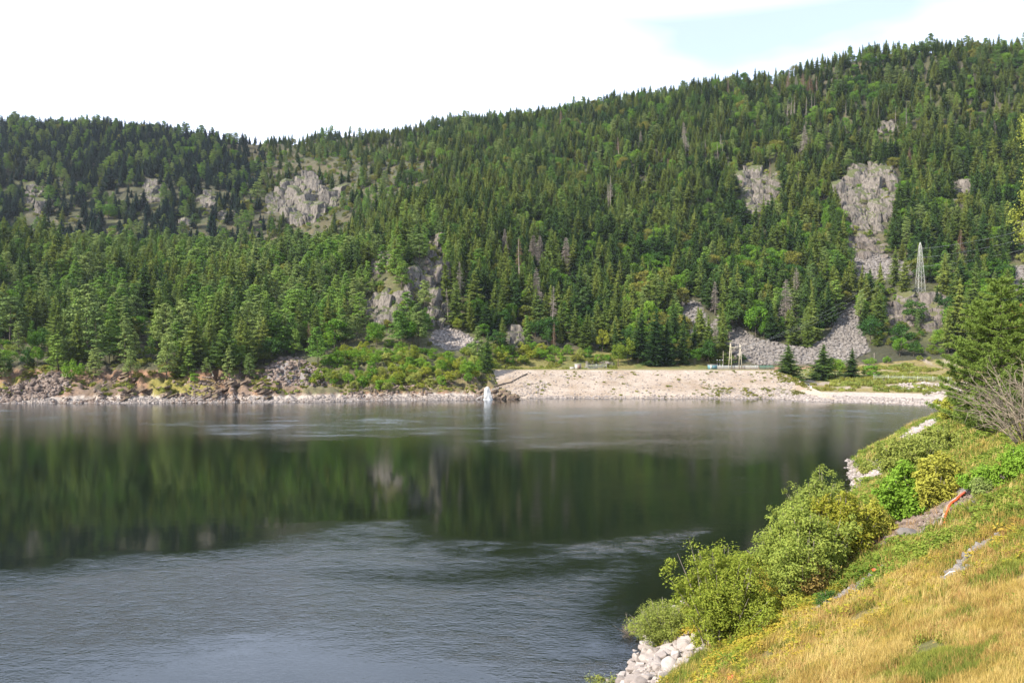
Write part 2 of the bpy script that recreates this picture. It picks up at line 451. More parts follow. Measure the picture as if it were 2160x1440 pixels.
def project(X, Y, Z):
    return CX + F*X/Y, HY - F*(Z-CH)/Y

def ground_at(px, py, y0=4.0, y1=1300.0):
    """first point of the ground seen through pixel (px, py)"""
    Y = np.exp(np.linspace(math.log(y0), math.log(y1), 5000))
    X = (px-CX)/F*Y; Zr = CH-(py-HY)/F*Y
    Zg = zfun(X, Y)
    k = np.argmax(Zg >= Zr)
    if Zg[k] < Zr[k]: k = len(Y)-1
    return float(X[k]), float(Y[k]), float(Zg[k])

# ------------------------------------------------------------------ terrain meshes
def band(c, lo, hi, soft): return np.clip((c-lo)/soft, 0, 1)*np.clip((hi-c)/soft, 0, 1)

SCREES = {
    'big': [(1535, 700), (1560, 692), (1600, 716), (1700, 735), (1745, 712), (1770, 668), (1802, 638), (1815, 690), (1835, 740), (1790, 765), (1600, 770), (1548, 752)],
    'mid': [(915, 700), (945, 688), (985, 705), (1012, 722), (1015, 742), (940, 738), (905, 722)],
    'strip': [(1440, 630), (1478, 640), (1495, 690), (1520, 660), (1505, 720), (1480, 720), (1440, 690)],
    'high': [(1790, 545), (1850, 535), (1930, 560), (1925, 585), (1860, 590), (1800, 580)],
    'edge': [(2125, 565), (2160, 560), (2200, 600), (2140, 620)],
    'left': [(560, 775), (590, 752), (640, 758), (690, 790), (690, 815), (600, 812), (555, 800)],
    'farleft': [(0, 835), (60, 800), (110, 785), (150, 790), (150, 820), (90, 842), (0, 848)],
    'corner': [(330, 690), (292, 680), (292, 705), (335, 710)],
}
MEADOWS = [  # (polygon, least depth)
    ([(470, 300), (560, 302), (640, 330), (600, 350), (560, 340), (520, 345), (480, 330)], 700),
    ([(560, 350), (700, 340), (730, 370), (640, 365), (600, 385)], 700),
    ([(660, 470), (730, 455), (760, 440), (740, 470), (680, 485)], 600),
]

def colour_terrain(X, Y, Z, px, py):
    n1 = fbm(X/22, Y/22, octv=4, seed=41); n2 = fbm(X/5, Y/5, octv=3, seed=43); n3 = fbm(X/1.6, Y/1.6, octv=3, seed=44)
    C = np.zeros(X.shape+(3,))
    def mixc(w, c):
        w = np.clip(w, 0, 1)[..., None]
        C[:] = C*(1-w)+np.array(c)*w
    mixc(np.ones(X.shape), (0.055, 0.055, 0.026))
    mixc((n1*2+0.3)*0.7, (0.10, 0.105, 0.035))
    mixc((n2-0.25)*2.0, (0.16, 0.13, 0.075))
    C_far = None; far = (Y > 640)
    bowl = far & (px > 420) & (px < 1050)
    mixc(np.where(bowl, 0.55+n1, 0), (0.066, 0.074, 0.028))
    mixc(np.where(bowl, (n2-0.1)*3, 0), (0.13, 0.105, 0.05))
    for P, d in MEADOWS: mixc(np.where(inpoly(px, py, P) & (Y > d), 0.85, 0), (0.092, 0.078, 0.034))
    # lake margin: bare rock, drawn-down stony rim
    shore = (Y > 240) & (Y < 440)
    mixc(np.where(shore & (Z < 14), np.clip((14-Z)/4, 0, 1)*(0.75+n2), 0), (0.24, 0.165, 0.115))
    mixc(np.where(shore & (Z < 12) & (Z > 2.4), (n1+0.15)*3.5, 0), (0.30, 0.17, 0.10))
    mixc(np.where(shore & (Z < 9) & (Z > 2.4) & (px < 720), (n1-0.12)*6, 0), (0.24, 0.21, 0.045))
    mixc(np.where(shore & (px > 640) & (Z > 3) & (Z < 30) & (px < 1060), 0.75, 0), (0.14, 0.14, 0.055))
    mixc(np.where(shore & (Z < 2.4), 0.9, 0), (0.46, 0.40, 0.35))
    # open ground around the dam and the shelf east of it
    mead = (Y > 362) & (Y < 425) & (px > 1040) & (px < 1500)
    mixc(np.where(mead, 0.85, 0), (0.22, 0.20, 0.055)); mixc(np.where(mead, n2*2, 0), (0.12, 0.15, 0.03))
    shelf = (Y > 255) & (Y < 405) & (px > 1640) & (Z > 2.3)
    mixc(np.where(shelf, 0.95, 0), (0.27, 0.215, 0.075)); mixc(np.where(shelf, n1*3, 0), (0.17, 0.19, 0.045)); mixc(np.where(shelf, (n2-0.15)*3, 0), (0.40, 0.33, 0.26))
    mixc(np.where((Y > 225) & (Y < 360) & (px > 1640) & (Z < 2.3), 0.95, 0), (0.52, 0.45, 0.38))
    for k, P in SCREES.items(): mixc(np.where(inpoly(px, py, P) & (Y < 640) & (Y > 250), 0.95, 0), (0.27, 0.245, 0.235))
    # near bank
    s = near_s(X, Y)
    nb = (s > -30) & (Y < 262)
    mixc(np.where(nb, 1, 0), (0.26, 0.20, 0.065))
    mixc(np.where(nb, (n2+0.1)*1.5, 0), (0.15, 0.16, 0.04)); mixc(np.where(nb, (n3-0.2)*1.2, 0), (0.30, 0.19, 0.09))
    mixc(np.where(nb, np.clip((9-s)/4, 0, 1)*0.8, 0), (0.13, 0.14, 0.04))
    mixc(np.where(nb & (Y > 80), 0.5+n2, 0), (0.15, 0.17, 0.045))
    mixc(np.where(nb, np.clip((2.6-s)/1.0, 0, 1), 0), (0.30, 0.24, 0.17))
    mixc(np.where(nb, np.clip((-0.3-s)/1.5, 0, 1), 0), (0.17, 0.11, 0.045))
    g = gully(X, Y)
    mixc(np.where(nb, g, 0), (0.33, 0.285, 0.255))
    return np.clip(C*0.78, 0.01, 0.75)

GULLY = np.array([(2160, 985), (2080, 1010), (2040, 1050), (1980, 1080), (1900, 1115), (1840, 1145)], dtype=float)
GW = None
def gully(X, Y):
    global GW
    if GW is None:
        GW = np.array([ground_at(p[0], p[1])[:2] for p in GULLY])
    D = np.full(np.shape(X), 1e9)
    for i in range(len(GW)-1):
        a, b = GW[i], GW[i+1]; d = b-a
        t = np.clip(((X-a[0])*d[0]+(Y-a[1])*d[1])/(d @ d), 0, 1)
        D = np.minimum(D, np.hypot(X-a[0]-t*d[0], Y-a[1]-t*d[1]))
    return np.clip((2.4+fbm(X/2, Y/2, octv=2, seed=9)*1.2-D)/0.8, 0, 1)

def terrain_mesh(name, us, ys):
    U, Yg = np.meshgrid(us, ys)
    X = U*Yg
    Z = zfun(X, Yg)
    px, py = project(X, Yg, Z)
    C = colour_terrain(X, Yg, Z, px, py)
    V = np.stack([X, Yg, Z], -1).reshape(-1, 3)
    nu, ny = len(us), len(ys)
    i = np.arange(ny-1)[:, None]*nu; j = np.arange(nu-1)[None, :]
    Q = np.stack([i+j, i+j+1, i+nu+j+1, i+nu+j], -1).reshape(-1, 4)
    zz = Z.ravel(); keep = (zz[Q].max(1) > -9)
    me = mesh_np(name, V, [Q[keep]], [M['ground']], smooth=True)
    a = me.attributes.new("ground_colour", 'FLOAT_COLOR', 'POINT')
    a.data.foreach_set('color', np.concatenate([C.reshape(-1, 3), np.ones((len(V), 1))], 1).astype(np.float32).ravel())
    return link_mesh(name, me)

m, t, o = new_mat("ground"); M['ground'] = m
p = N(t, "ShaderNodeBsdfPrincipled", Roughness=0.95)
at = N(t, "ShaderNodeAttribute", attribute_name="ground_colour"); geo = N(t, "ShaderNodeNewGeometry")
nz = N(t, "ShaderNodeTexNoise", Scale=0.9, Detail=8.0, Roughness=0.7)
t.links.new(geo.outputs['Position'], nz.inputs['Vector'])
r = ramp(t, [(0.3, (0.55, 0.53, 0.50)), (0.5, (1, 1, 1)), (0.7, (1.45, 1.42, 1.35))])
t.links.new(nz.outputs['Fac'], r.inputs['Fac'])
mu = N(t, "ShaderNodeMixRGB", blend_type='MULTIPLY'); mu.inputs['Fac'].default_value = 1.0
t.links.new(at.outputs['Color'], mu.inputs['Color1']); t.links.new(r.outputs[0], mu.inputs['Color2'])
t.links.new(mu.outputs[0], p.inputs['Base Color'])
bp = N(t, "ShaderNodeBump", Strength=1.0, Distance=0.5)
t.links.new(nz.outputs['Fac'], bp.inputs['Height']); t.links.new(bp.outputs[0], p.inputs['Normal'])
t.links.new(p.outputs[0], o.inputs['Surface'])

ys_far = np.unique(np.concatenate([np.geomspace(225, 300, 20), np.linspace(300, 420, 150), np.linspace(420, 640, 120), np.geomspace(640, 1450, 130)]))
tag(terrain_mesh("hills", np.linspace(-1.15, 1.25, 860), ys_far), kind='structure')
ys_near = np.concatenate([[1.0, 2.0, 3.0], np.geomspace(4, 225, 420)])
tag(terrain_mesh("lake_bank_terrain", np.concatenate([np.linspace(-2.4, -0.2, 90), np.linspace(-0.19, 1.5, 480), [2.0, 3.0]]), ys_near), kind='structure')

# a plain sheet to the horizon beyond the hills
mb = MB(); mb.add([(-7000, -3000, -16), (7000, -3000, -16), (7000, 7000, -16), (-7000, 7000, -16)], [[0, 1, 2, 3]])
tag(mb.obj("lake_bed_ground", M['bark']), kind='structure')

# ------------------------------------------------------------------ water
m, t, o = new_mat("lake_water"); M['water'] = m
geo = N(t, "ShaderNodeNewGeometry")
at = N(t, "ShaderNodeAttribute", attribute_name="ripple")
dp = N(t, "ShaderNodeAttribute", attribute_name="depth")
m1 = N(t, "ShaderNodeMapping"); m1.inputs['Scale'].default_value = (1.0, 1.6, 1); m1.inputs['Rotation'].default_value = (0, 0, math.radians(20))
t.links.new(geo.outputs['Position'], m1.inputs['Vector'])
na = N(t, "ShaderNodeTexNoise", Scale=2.6, Detail=3.0, Roughness=0.55)
t.links.new(m1.outputs[0], na.inputs['Vector'])
sw = N(t, "ShaderNodeTexNoise", Scale=0.25, Detail=2.0)
t.links.new(m1.outputs[0], sw.inputs['Vector'])
hs = N(t, "ShaderNodeMath", operation='MULTIPLY'); t.links.new(na.outputs['Fac'], hs.inputs[0])
pn = N(t, "ShaderNodeTexNoise", Scale=0.35, Detail=4.0, Roughness=0.6); t.links.new(m1.outputs[0], pn.inputs['Vector'])
pm = N(t, "ShaderNodeMapRange"); pm.inputs['From Min'].default_value = 0.35; pm.inputs['From Max'].default_value = 0.65; pm.inputs['To Min'].default_value = 0.45; pm.inputs['To Max'].default_value = 1.35
t.links.new(pn.outputs['Fac'], pm.inputs['Value'])
pn.inputs['Scale'].default_value = 0.55
m2 = N(t, "ShaderNodeMapping"); m2.inputs['Scale'].default_value = (0.05, 0.11, 1); m2.inputs['Rotation'].default_value = (0, 0, math.radians(-12)); t.links.new(geo.outputs['Position'], m2.inputs['Vector'])
pb = N(t, "ShaderNodeTexNoise", Scale=1.0, Detail=7.0, Roughness=0.68); t.links.new(m2.outputs[0], pb.inputs['Vector'])
pe = N(t, "ShaderNodeMath", operation='MULTIPLY_ADD'); pe.inputs[1].default_value = 3.4; pe.inputs[2].default_value = -0.70; t.links.new(pb.outputs['Fac'], pe.inputs[0])
pf = N(t, "ShaderNodeMath", operation='MULTIPLY'); t.links.new(pe.outputs[0], pf.inputs[0]); t.links.new(at.outputs['Fac'], pf.inputs[1])
pg = N(t, "ShaderNodeMapRange"); pg.interpolation_type = 'SMOOTHSTEP'; pg.inputs['From Min'].default_value = 0.05; pg.inputs['From Max'].default_value = 1.30; t.links.new(pf.outputs[0], pg.inputs['Value'])
pz = N(t, "ShaderNodeMath", operation='MAXIMUM'); t.links.new(pg.outputs[0], pz.inputs[0])
pq = N(t, "ShaderNodeMath", operation='MULTIPLY'); pq.inputs[1].default_value = 0.5; t.links.new(at.outputs['Fac'], pq.inputs[0]); t.links.new(pq.outputs[0], pz.inputs[1])
pk = N(t, "ShaderNodeMath", operation='MULTIPLY'); t.links.new(pm.outputs[0], pk.inputs[0]); t.links.new(pz.outputs[0], pk.inputs[1]); t.links.new(pk.outputs[0], hs.inputs[1])
h2 = N(t, "ShaderNodeMath", operation='MULTIPLY_ADD'); h2.inputs[1].default_value = 0.05
t.links.new(sw.outputs['Fac'], h2.inputs[0]); t.links.new(hs.outputs[0], h2.inputs[2])
bp = N(t, "ShaderNodeBump", Strength=1.0, Distance=0.105)
t.links.new(h2.outputs[0], bp.inputs['Height'])
gl = N(t, "ShaderNodeBsdfGlossy", Roughness=0.03); gl.inputs['Color'].default_value = (0.95, 0.97, 1.0, 1)
ro = N(t, "ShaderNodeMath", operation='MULTIPLY_ADD'); ro.inputs[2].default_value = 0.055
fa = N(t, "ShaderNodeSeparateXYZ"); t.links.new(geo.outputs['Position'], fa.inputs[0])
fm = N(t, "ShaderNodeMapRange"); fm.inputs['From Min'].default_value = 60; fm.inputs['From Max'].default_value = 200; fm.inputs['To Min'].default_value = 0.10; fm.inputs['To Max'].default_value = 0.27; t.links.new(fa.outputs['Y'], fm.inputs['Value'])
t.links.new(pz.outputs[0], ro.inputs[0]); t.links.new(fm.outputs[0], ro.inputs[1]); t.links.new(ro.outputs[0], gl.inputs['Roughness'])
t.links.new(bp.outputs[0], gl.inputs['Normal'])
fr = N(t, "ShaderNodeFresnel", IOR=1.42); t.links.new(bp.outputs[0], fr.inputs['Normal'])
di = N(t, "ShaderNodeBsdfDiffuse"); di.inputs['Color'].default_value = (0.005, 0.008, 0.004, 1)
tr = N(t, "ShaderNodeBsdfTransparent"); tr.inputs['Color'].default_value = (0.55, 0.48, 0.28, 1)
mb_ = N(t, "ShaderNodeMixShader"); t.links.new(dp.outputs['Fac'], mb_.inputs[0])
t.links.new(tr.outputs[0], mb_.inputs[1]); t.links.new(di.outputs[0], mb_.inputs[2])
mx = N(t, "ShaderNodeMixShader"); t.links.new(fr.outputs[0], mx.inputs[0])
t.links.new(mb_.outputs[0], mx.inputs[1]); t.links.new(gl.outputs[0], mx.inputs[2])
t.links.new(mx.outputs[0], o.inputs['Surface'])

def ripple_field(X, Y):
    """wind patches on the lake, by place"""
    px, py = CX+F*X/Y, HY+F*CH/Y
    def L(x0, y0, x1, y1, w, soft=10):        # a slanting streak
        tt = np.clip((px-x0)/(x1-x0), 0, 1)
        yc = y0+(y1-y0)*tt; ww = w*np.sin(np.clip(tt*0.9+0.05, 0, 1)*math.pi)**0.5
        inside = np.clip((px-x0)/120, 0, 1)*np.clip((x1-px)/120, 0, 1)
        return np.clip((ww-abs(py-yc))/soft, 0, 1)*inside
    wob = fbm(px/260, py/26, octv=4, seed=71)
    r = np.zeros(X.shape)
    far = np.clip((py-862-10*np.clip((px-400)/600, -1, 1)*0)/10, 0, 1)
    # bright far band
    top = np.interp(px, [0, 300, 700, 1100, 1400], [885, 880, 872, 866, 866])
    bot = np.interp(px, [0, 200, 430, 620, 800, 1000, 1200, 1500, 1800, 2100], [905, 905, 955, 968, 945, 948, 975, 1010, 1000, 980])
    b1 = np.clip((py-top+14*wob)/20, 0, 1)*np.clip((bot-py+26*wob)/44, 0, 1)
    r = np.maximum(r, b1*np.interp(px, [0, 900, 1100, 1400, 1900], [0.60, 0.60, 0.52, 0.42, 0.3]))
    r *= 1-0.75*np.clip((16-abs(py-912+6*wob))/10, 0, 1)*np.clip((450-px)/80, 0, 1)
    # faint ruffling on the right half
    r = np.maximum(r, 0.22*np.clip((px-900)/300, 0, 1)*np.clip((py-880)/40, 0, 1)*np.clip((1100-py)/60, 0, 1)*(0.7+wob))
    # the near sheet: everything below a rising line
    edge = np.interp(px, [0, 100, 300, 500, 700, 860, 960, 1100, 1300, 1500, 1700], [1190, 1190, 1168, 1128, 1100, 1092, 1130, 1150, 1105, 1075, 1080])
    b2 = np.clip((py-edge+14+30*wob)/60, 0, 1)
    calm = np.clip((38-abs(py-np.interp(px, [600, 900, 1400], [1200, 1218, 1180])+12*wob))/34, 0, 1)*np.clip((px-500)/260, 0, 1)*np.clip((1500-px)/260, 0, 1)
    calm = np.maximum(calm, 0.8*np.clip((36-abs(py-np.interp(px, [700, 1000], [1165, 1120])+12*wob))/34, 0, 1)*np.clip((px-660)/260, 0, 1)*np.clip((1300-px)/260, 0, 1))
    b2 = b2*(1-0.72*calm)
    b2 *= np.interp(px, [0, 900, 1250, 1500, 1750], [1.0, 1.0, 0.8, 0.55, 0.35])
    r = np.maximum(r, b2)
    # lee of the near bank
    s = near_s(X, Y)
    lee = np.clip((s+9+3*wob)/5, 0, 1)*np.clip((1400-py)/20, 0, 1)
    r = r*(1-0.85*lee)
    # smooth pool at the bottom
    pool = np.clip(1-((px-620)/640)**2-((py-1480)/175)**2+0.35*wob, 0, 1)
    r = r*(1-0.75*np.clip(pool*1.6, 0, 1))
    base = np.interp(py, [840, 850, 866, 900, 940, 1000], [0.05, 0.18, 0.48, 0.38, 0.14, 0.01])+np.interp(py, [848, 870, 1050, 1200], [0.0, 0.10, 0.10, 0.05])*np.clip((px-850)/400, 0, 1)
    return np.clip(np.maximum(r*(0.85+0.35*wob), base), 0.0, 1.0)

us = np.linspace(-2.2, 1.3, 620); ysw = np.geomspace(3, 420, 520)
U, Yg = np.meshgrid(us, ysw); X = U*Yg
nu, ny = len(us), len(ysw)
V = np.stack([X, Yg, 0*X], -1).reshape(-1, 3)
i = np.arange(ny-1)[:, None]*nu; j = np.arange(nu-1)[None, :]
Q = np.stack([i+j, i+j+1, i+nu+j+1, i+nu+j], -1).reshape(-1, 4)
me = mesh_np("water", V, [Q], [M['water']], smooth=True)
a = me.attributes.new("ripple", 'FLOAT', 'POINT'); a.data.foreach_set('value', ripple_field(X, Yg).astype(np.float32).ravel())
dpt = np.maximum(-zfun(X, Yg), 0)
a = me.attributes.new("depth", 'FLOAT', 'POINT'); a.data.foreach_set('value', (1-np.exp(-dpt*1.1)).astype(np.float32).ravel())
tag(link_mesh("lake_water", me), kind='structure')

# ------------------------------------------------------------------ plant shapes
def leaf_quads(P, Nn, size, aspect, rng, droop=0.0):
    n = len(P)
    Nn = Nn/(np.linalg.norm(Nn, axis=1)[:, None]+1e-9)
    R = rng.normal(size=(n, 3)); R[:, 2] -= droop
    T = np.cross(Nn, R); T /= np.linalg.norm(T, axis=1)[:, None]+1e-9
    B = np.cross(Nn, T)
    s = (size*(0.65+0.7*rng.random(n)))[:, None]
    V = np.stack([P-T*s, P+B*s*aspect, P+T*s, P-B*s*aspect], 1).reshape(-1, 3)
    return V, np.arange(4*n).reshape(-1, 4)

def trunk_mb(h, r0, r1=0.02, bend=0.0, rng=None, n=6, seg=6):
    b = MB(); zz = np.linspace(0, h, seg); t = zz/h
    bx = bend*np.sin(t*2.5); by = bend*0.6*np.sin(t*3.1+1)
    zz[0] = -0.6
    b.tube(np.stack([bx, by, zz], 1), r0+(r1-r0)*t, n)
    return b

def spruce_crown(seed, H=22.0, R=3.3, base=0.08, whorls=30, per=9, ragged=0.25, power=0.85, st=5, droopk=0.28):
    rng = np.random.default_rng(seed); b = MB(); V = []; T = []; n = 0
    gap = rng.random(whorls)
    for w in range(whorls):
        t = base+(0.985-base)*(w+rng.random()*0.7)/whorls
        z = t*H
        L0 = R*min(1.0, (1-t)/(1-base)*1.0)**power*(0.86+0.28*gap[w])+0.22
        L0 *= min(1.0, 0.55+(t-base)*5)
        k = max(4, int(per*(0.45+0.55*(1-t))+0.5)); a0 = rng.random()*6.28
        m_ = 8 if t < 0.8 else 6; aa = a0+np.arange(m_)*6.283/m_+rng.normal(size=m_)*0.12; hs = H/whorls
        rim = [np.array([math.cos(a), math.sin(a), 0])*L0*(0.34+0.56*rng.random())+np.array([0, 0, z-L0*(0.18+0.34*rng.random())-0.1]) for a in aa]
        apx = np.array([0, 0, z+hs*0.9])
        for q in range(m_):
            p_, q_ = rim[q], rim[(q+1) % m_]
            mid_ = (p_+q_)*0.5*np.array([0.62, 0.62, 1])+np.array([0, 0, 0.10*L0])
            V += [apx, p_, mid_, apx, mid_, q_]; T += [[n, n+1, n+2], [n+3, n+4, n+5]]; n += 6
        for q in range(k):
            L = L0*(1-ragged+2*ragged*rng.random())
            if rng.random() < 0.06: continue
            a = a0+q*6.283/k+rng.normal()*0.22
            d = np.array([math.cos(a), math.sin(a), 0]); sd = np.array([-d[1], d[0], 0])
            dr = -droopk*L*(0.5+rng.random()*0.8)
            lift = rng.normal()*0.25
            def spine(s): return np.array([0, 0, z+lift])+d*L*s+np.array([0, 0, dr*s+0.35*L*max(0, s-0.6)*0.8])
            for c in range(st):
                s0 = 0.18+0.72*c/st; s1 = s0+0.9/st; mid = (s0+s1)/2
                wd = L*0.36*(1.15-mid)+0.15
                for sg in (-1, 1):
                    tip = spine(mid)+sd*sg*wd*(0.8+0.4*rng.random())+d*wd*0.55+np.array([0, 0, -wd*(0.45+0.6*rng.random())])
                    V += [spine(s0), spine(s1), tip]; T.append([n, n+1, n+2]); n += 3
            V += [spine(0.8)+sd*0.18, spine(0.8)-sd*0.18, spine(1.08)]; T.append([n, n+1, n+2]); n += 3
    for q in range(5):
        a = q*1.256; V += [(0.25*math.cos(a), 0.25*math.sin(a), H*0.955), (0.25*math.cos(a+1.2), 0.25*math.sin(a+1.2), H*0.955), (0, 0, H*1.01)]; T.append([n, n+1, n+2]); n += 3
    b.add(V, None, T)
    return b

def clump_crown(seed, clumps, per, leaf, aspect=0.6, up=0.5, shell=0.75, droop=0.0):
    """clumps: list of (centre, radii)"""
    rng = np.random.default_rng(seed); b = MB()
    for c, rad in clumps:
        n = int(per*(0.7+0.6*rng.random()))
        D = rng.normal(size=(n, 3)); D /= np.linalg.norm(D, axis=1)[:, None]
        rr = (shell+(1-shell)*rng.random(n))*(0.8+0.35*rng.random(n))
        P = np.array(c)+D*rr[:, None]*np.array(rad)
        Nn = D+rng.normal(size=(n, 3))*0.55+np.array([0, 0, up])
        V, Q = leaf_quads(P, Nn, leaf, aspect, rng, droop)
        b.add(V, Q)
    return b

def broadleaf(seed, H=16.0, W=11.0, nc=34, per=75, leaf=0.34, low=0.16):
    rng = np.random.default_rng(seed); cl = []
    for k in range(nc):
        th = rng.random()*6.283; ph = math.acos(1-1.75*rng.random()); r = 0.62+0.38*rng.random()
        c = np.array([math.cos(th)*math.sin(ph)*W/2*r*0.86, math.sin(th)*math.sin(ph)*W/2*r*0.86, H*(low+(1-low)*0.5)+math.cos(ph)*H*(1-low)*0.42*r])
        s = W*(0.12+0.07*rng.random()); cl.append((c, (s, s, s*0.75)))
    return clump_crown(seed+1, cl, per, leaf)

def pine(seed, H=19.0, W=7.5, nc=30, per=95, leaf=0.36, low=0.3):
    """flat-topped layered crown"""
    rng = np.random.default_rng(seed); cl = []
    for k in range(nc):
        t = low+(1-low)*(k+0.5)/nc
        wr = W/2*(math.sin(min(1.0, (1-t)/(1-low)*0.94+0.10)*1.5)**0.8)*(0.55+0.5*rng.random())
        th = k*2.4+rng.normal()*0.5
        c = np.array([math.cos(th)*wr*0.75, math.sin(th)*wr*0.75, t*H])
        s = 0.75+wr*0.42; cl.append((c, (s, s, s*0.30+0.12)))
    return clump_crown(seed+1, cl, per, leaf, aspect=0.5, up=1.0, shell=0.4)

def dead_crown(seed, H=20.0, R=2.2, base=0.12, whorls=38, per=6):
    rng = np.random.default_rng(seed); b = MB(); V = []; T = []; n = 0
    for w in range(whorls):
        t = base+(0.97-base)*(w+rng.random())/whorls
        for q in range(per):
            L = (R*(1-t)**0.75+0.2)*(0.35+0.8*rng.random()); a = rng.random()*6.283
            d = np.array([math.cos(a), math.sin(a), 0]); sd = np.array([-d[1], d[0], 0]); z = t*H
            p0 = np.array([0, 0, z]); p1 = d*L*0.6+np.array([0, 0, z-0.10*L]); p2 = d*L+np.array([0, 0, z-0.30*L])
            V += [p0+np.array([0, 0, 0.07]), p0-np.array([0, 0, 0.07]), p2]; T.append([n, n+1, n+2]); n += 3
            for c in range(5):
                s = 0.3+0.14*c; pp = p0+(p2-p0)*s; sg = 1 if c % 2 else -1
                tip = pp+sd*sg*L*0.22+d*L*0.12-np.array([0, 0, L*(0.20+0.18*rng.random())])
                V += [pp, pp+d*0.13, tip]; T.append([n, n+1, n+2]); n += 3
    b.add(V, None, T); return b

KINDS = {}   # kind -> tint -> list of (trunk_mesh, crown_mesh, nominal height, joined proto object)
def reg(kind, tint, crown, trunk, mat, barkmat, H):
    cm_ = crown.mesh(kind+"_crown", [mat]); tm = trunk.mesh(kind+"_trunk", [barkmat])
    # joined copy for the stuff
    V = np.concatenate(crown.v+trunk.v); fs = []; mi = []
    off = crown.n
    Q = ([np.concatenate(crown.q)] if crown.q else [])
    for arr, o_, k in [(crown.q, 0, 0), (trunk.q, off, 1)]:
        if arr: q = np.concatenate(arr)+o_; fs.append(q); mi += [k]*len(q)
    for arr, o_, k in [(crown.t, 0, 0), (trunk.t, off, 1)]:
        if arr: q = np.concatenate(arr)+o_; fs.append(q); mi += [k]*len(q)
    # foreach order: quads first then triangles
    me = mesh_np(kind+"_whole", V, fs, [mat, barkmat], mi)
    po = bpy.data.objects.new("proto_"+kind, me); PROTO.objects.link(po)
    KINDS.setdefault(kind, {}).setdefault(tint, []).append((tm, cm_, H, po))

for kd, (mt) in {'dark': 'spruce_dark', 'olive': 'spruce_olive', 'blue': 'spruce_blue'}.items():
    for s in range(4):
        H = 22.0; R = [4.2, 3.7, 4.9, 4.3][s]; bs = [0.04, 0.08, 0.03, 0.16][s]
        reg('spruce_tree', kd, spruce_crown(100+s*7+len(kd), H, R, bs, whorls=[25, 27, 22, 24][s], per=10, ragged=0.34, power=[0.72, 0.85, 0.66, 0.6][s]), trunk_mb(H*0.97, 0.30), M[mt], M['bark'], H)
for kd, mt in {'sage': 'pine_sage', 'green': 'pine_green'}.items():
    for s in range(4):
        H = 19.0
        reg('pine_tree', kd, pine(200+s*5+len(kd), H, [9.0, 8.0, 10.5, 7.5][s], low=[0.16, 0.24, 0.30, 0.08][s]), trunk_mb(H*0.95, 0.26, bend=0.35), M[mt], M['bark'], H)
for kd, mt in {'green': 'leaf_green', 'dark': 'leaf_dark', 'yellow': 'leaf_yellow', 'olive': 'leaf_olive'}.items():
    for s in range(3):
        H = 15.0
        reg('broadleaf_tree', kd, broadleaf(300+s*5+len(kd), H, [11, 9.5, 12.5][s]), trunk_mb(H*0.6, 0.28, 0.1, bend=0.3), M[mt], M['bark'], H)
for kd, mt in {'green': 'leaf_green', 'yellow': 'leaf_yellow', 'olive': 'leaf_olive', 'willow': 'leaf_willow'}.items():
    for s in range(3):
        H = 5.0
        reg('shrub', kd, broadleaf(400+s*5+len(kd), H, [5.2, 4.6, 6.4][s], nc=22, per=60, leaf=0.20, low=0.0), trunk_mb(H*0.5, 0.09, 0.04, bend=0.2), M[mt], M['bark'], H)
for kd, mt in {'grey': 'dead_grey', 'brown': 'dead_brown'}.items():
    for s in range(3):
        H = 20.0
        reg('dead_tree', kd, dead_crown(500+s*5, H, [3.1, 2.6, 1.5][s], base=[0.1, 0.2, 0.35][s], per=[13, 10, 4][s]), trunk_mb(H*0.97, 0.24, 0.03, bend=0.15), M[mt], M['bark_pale'], H)

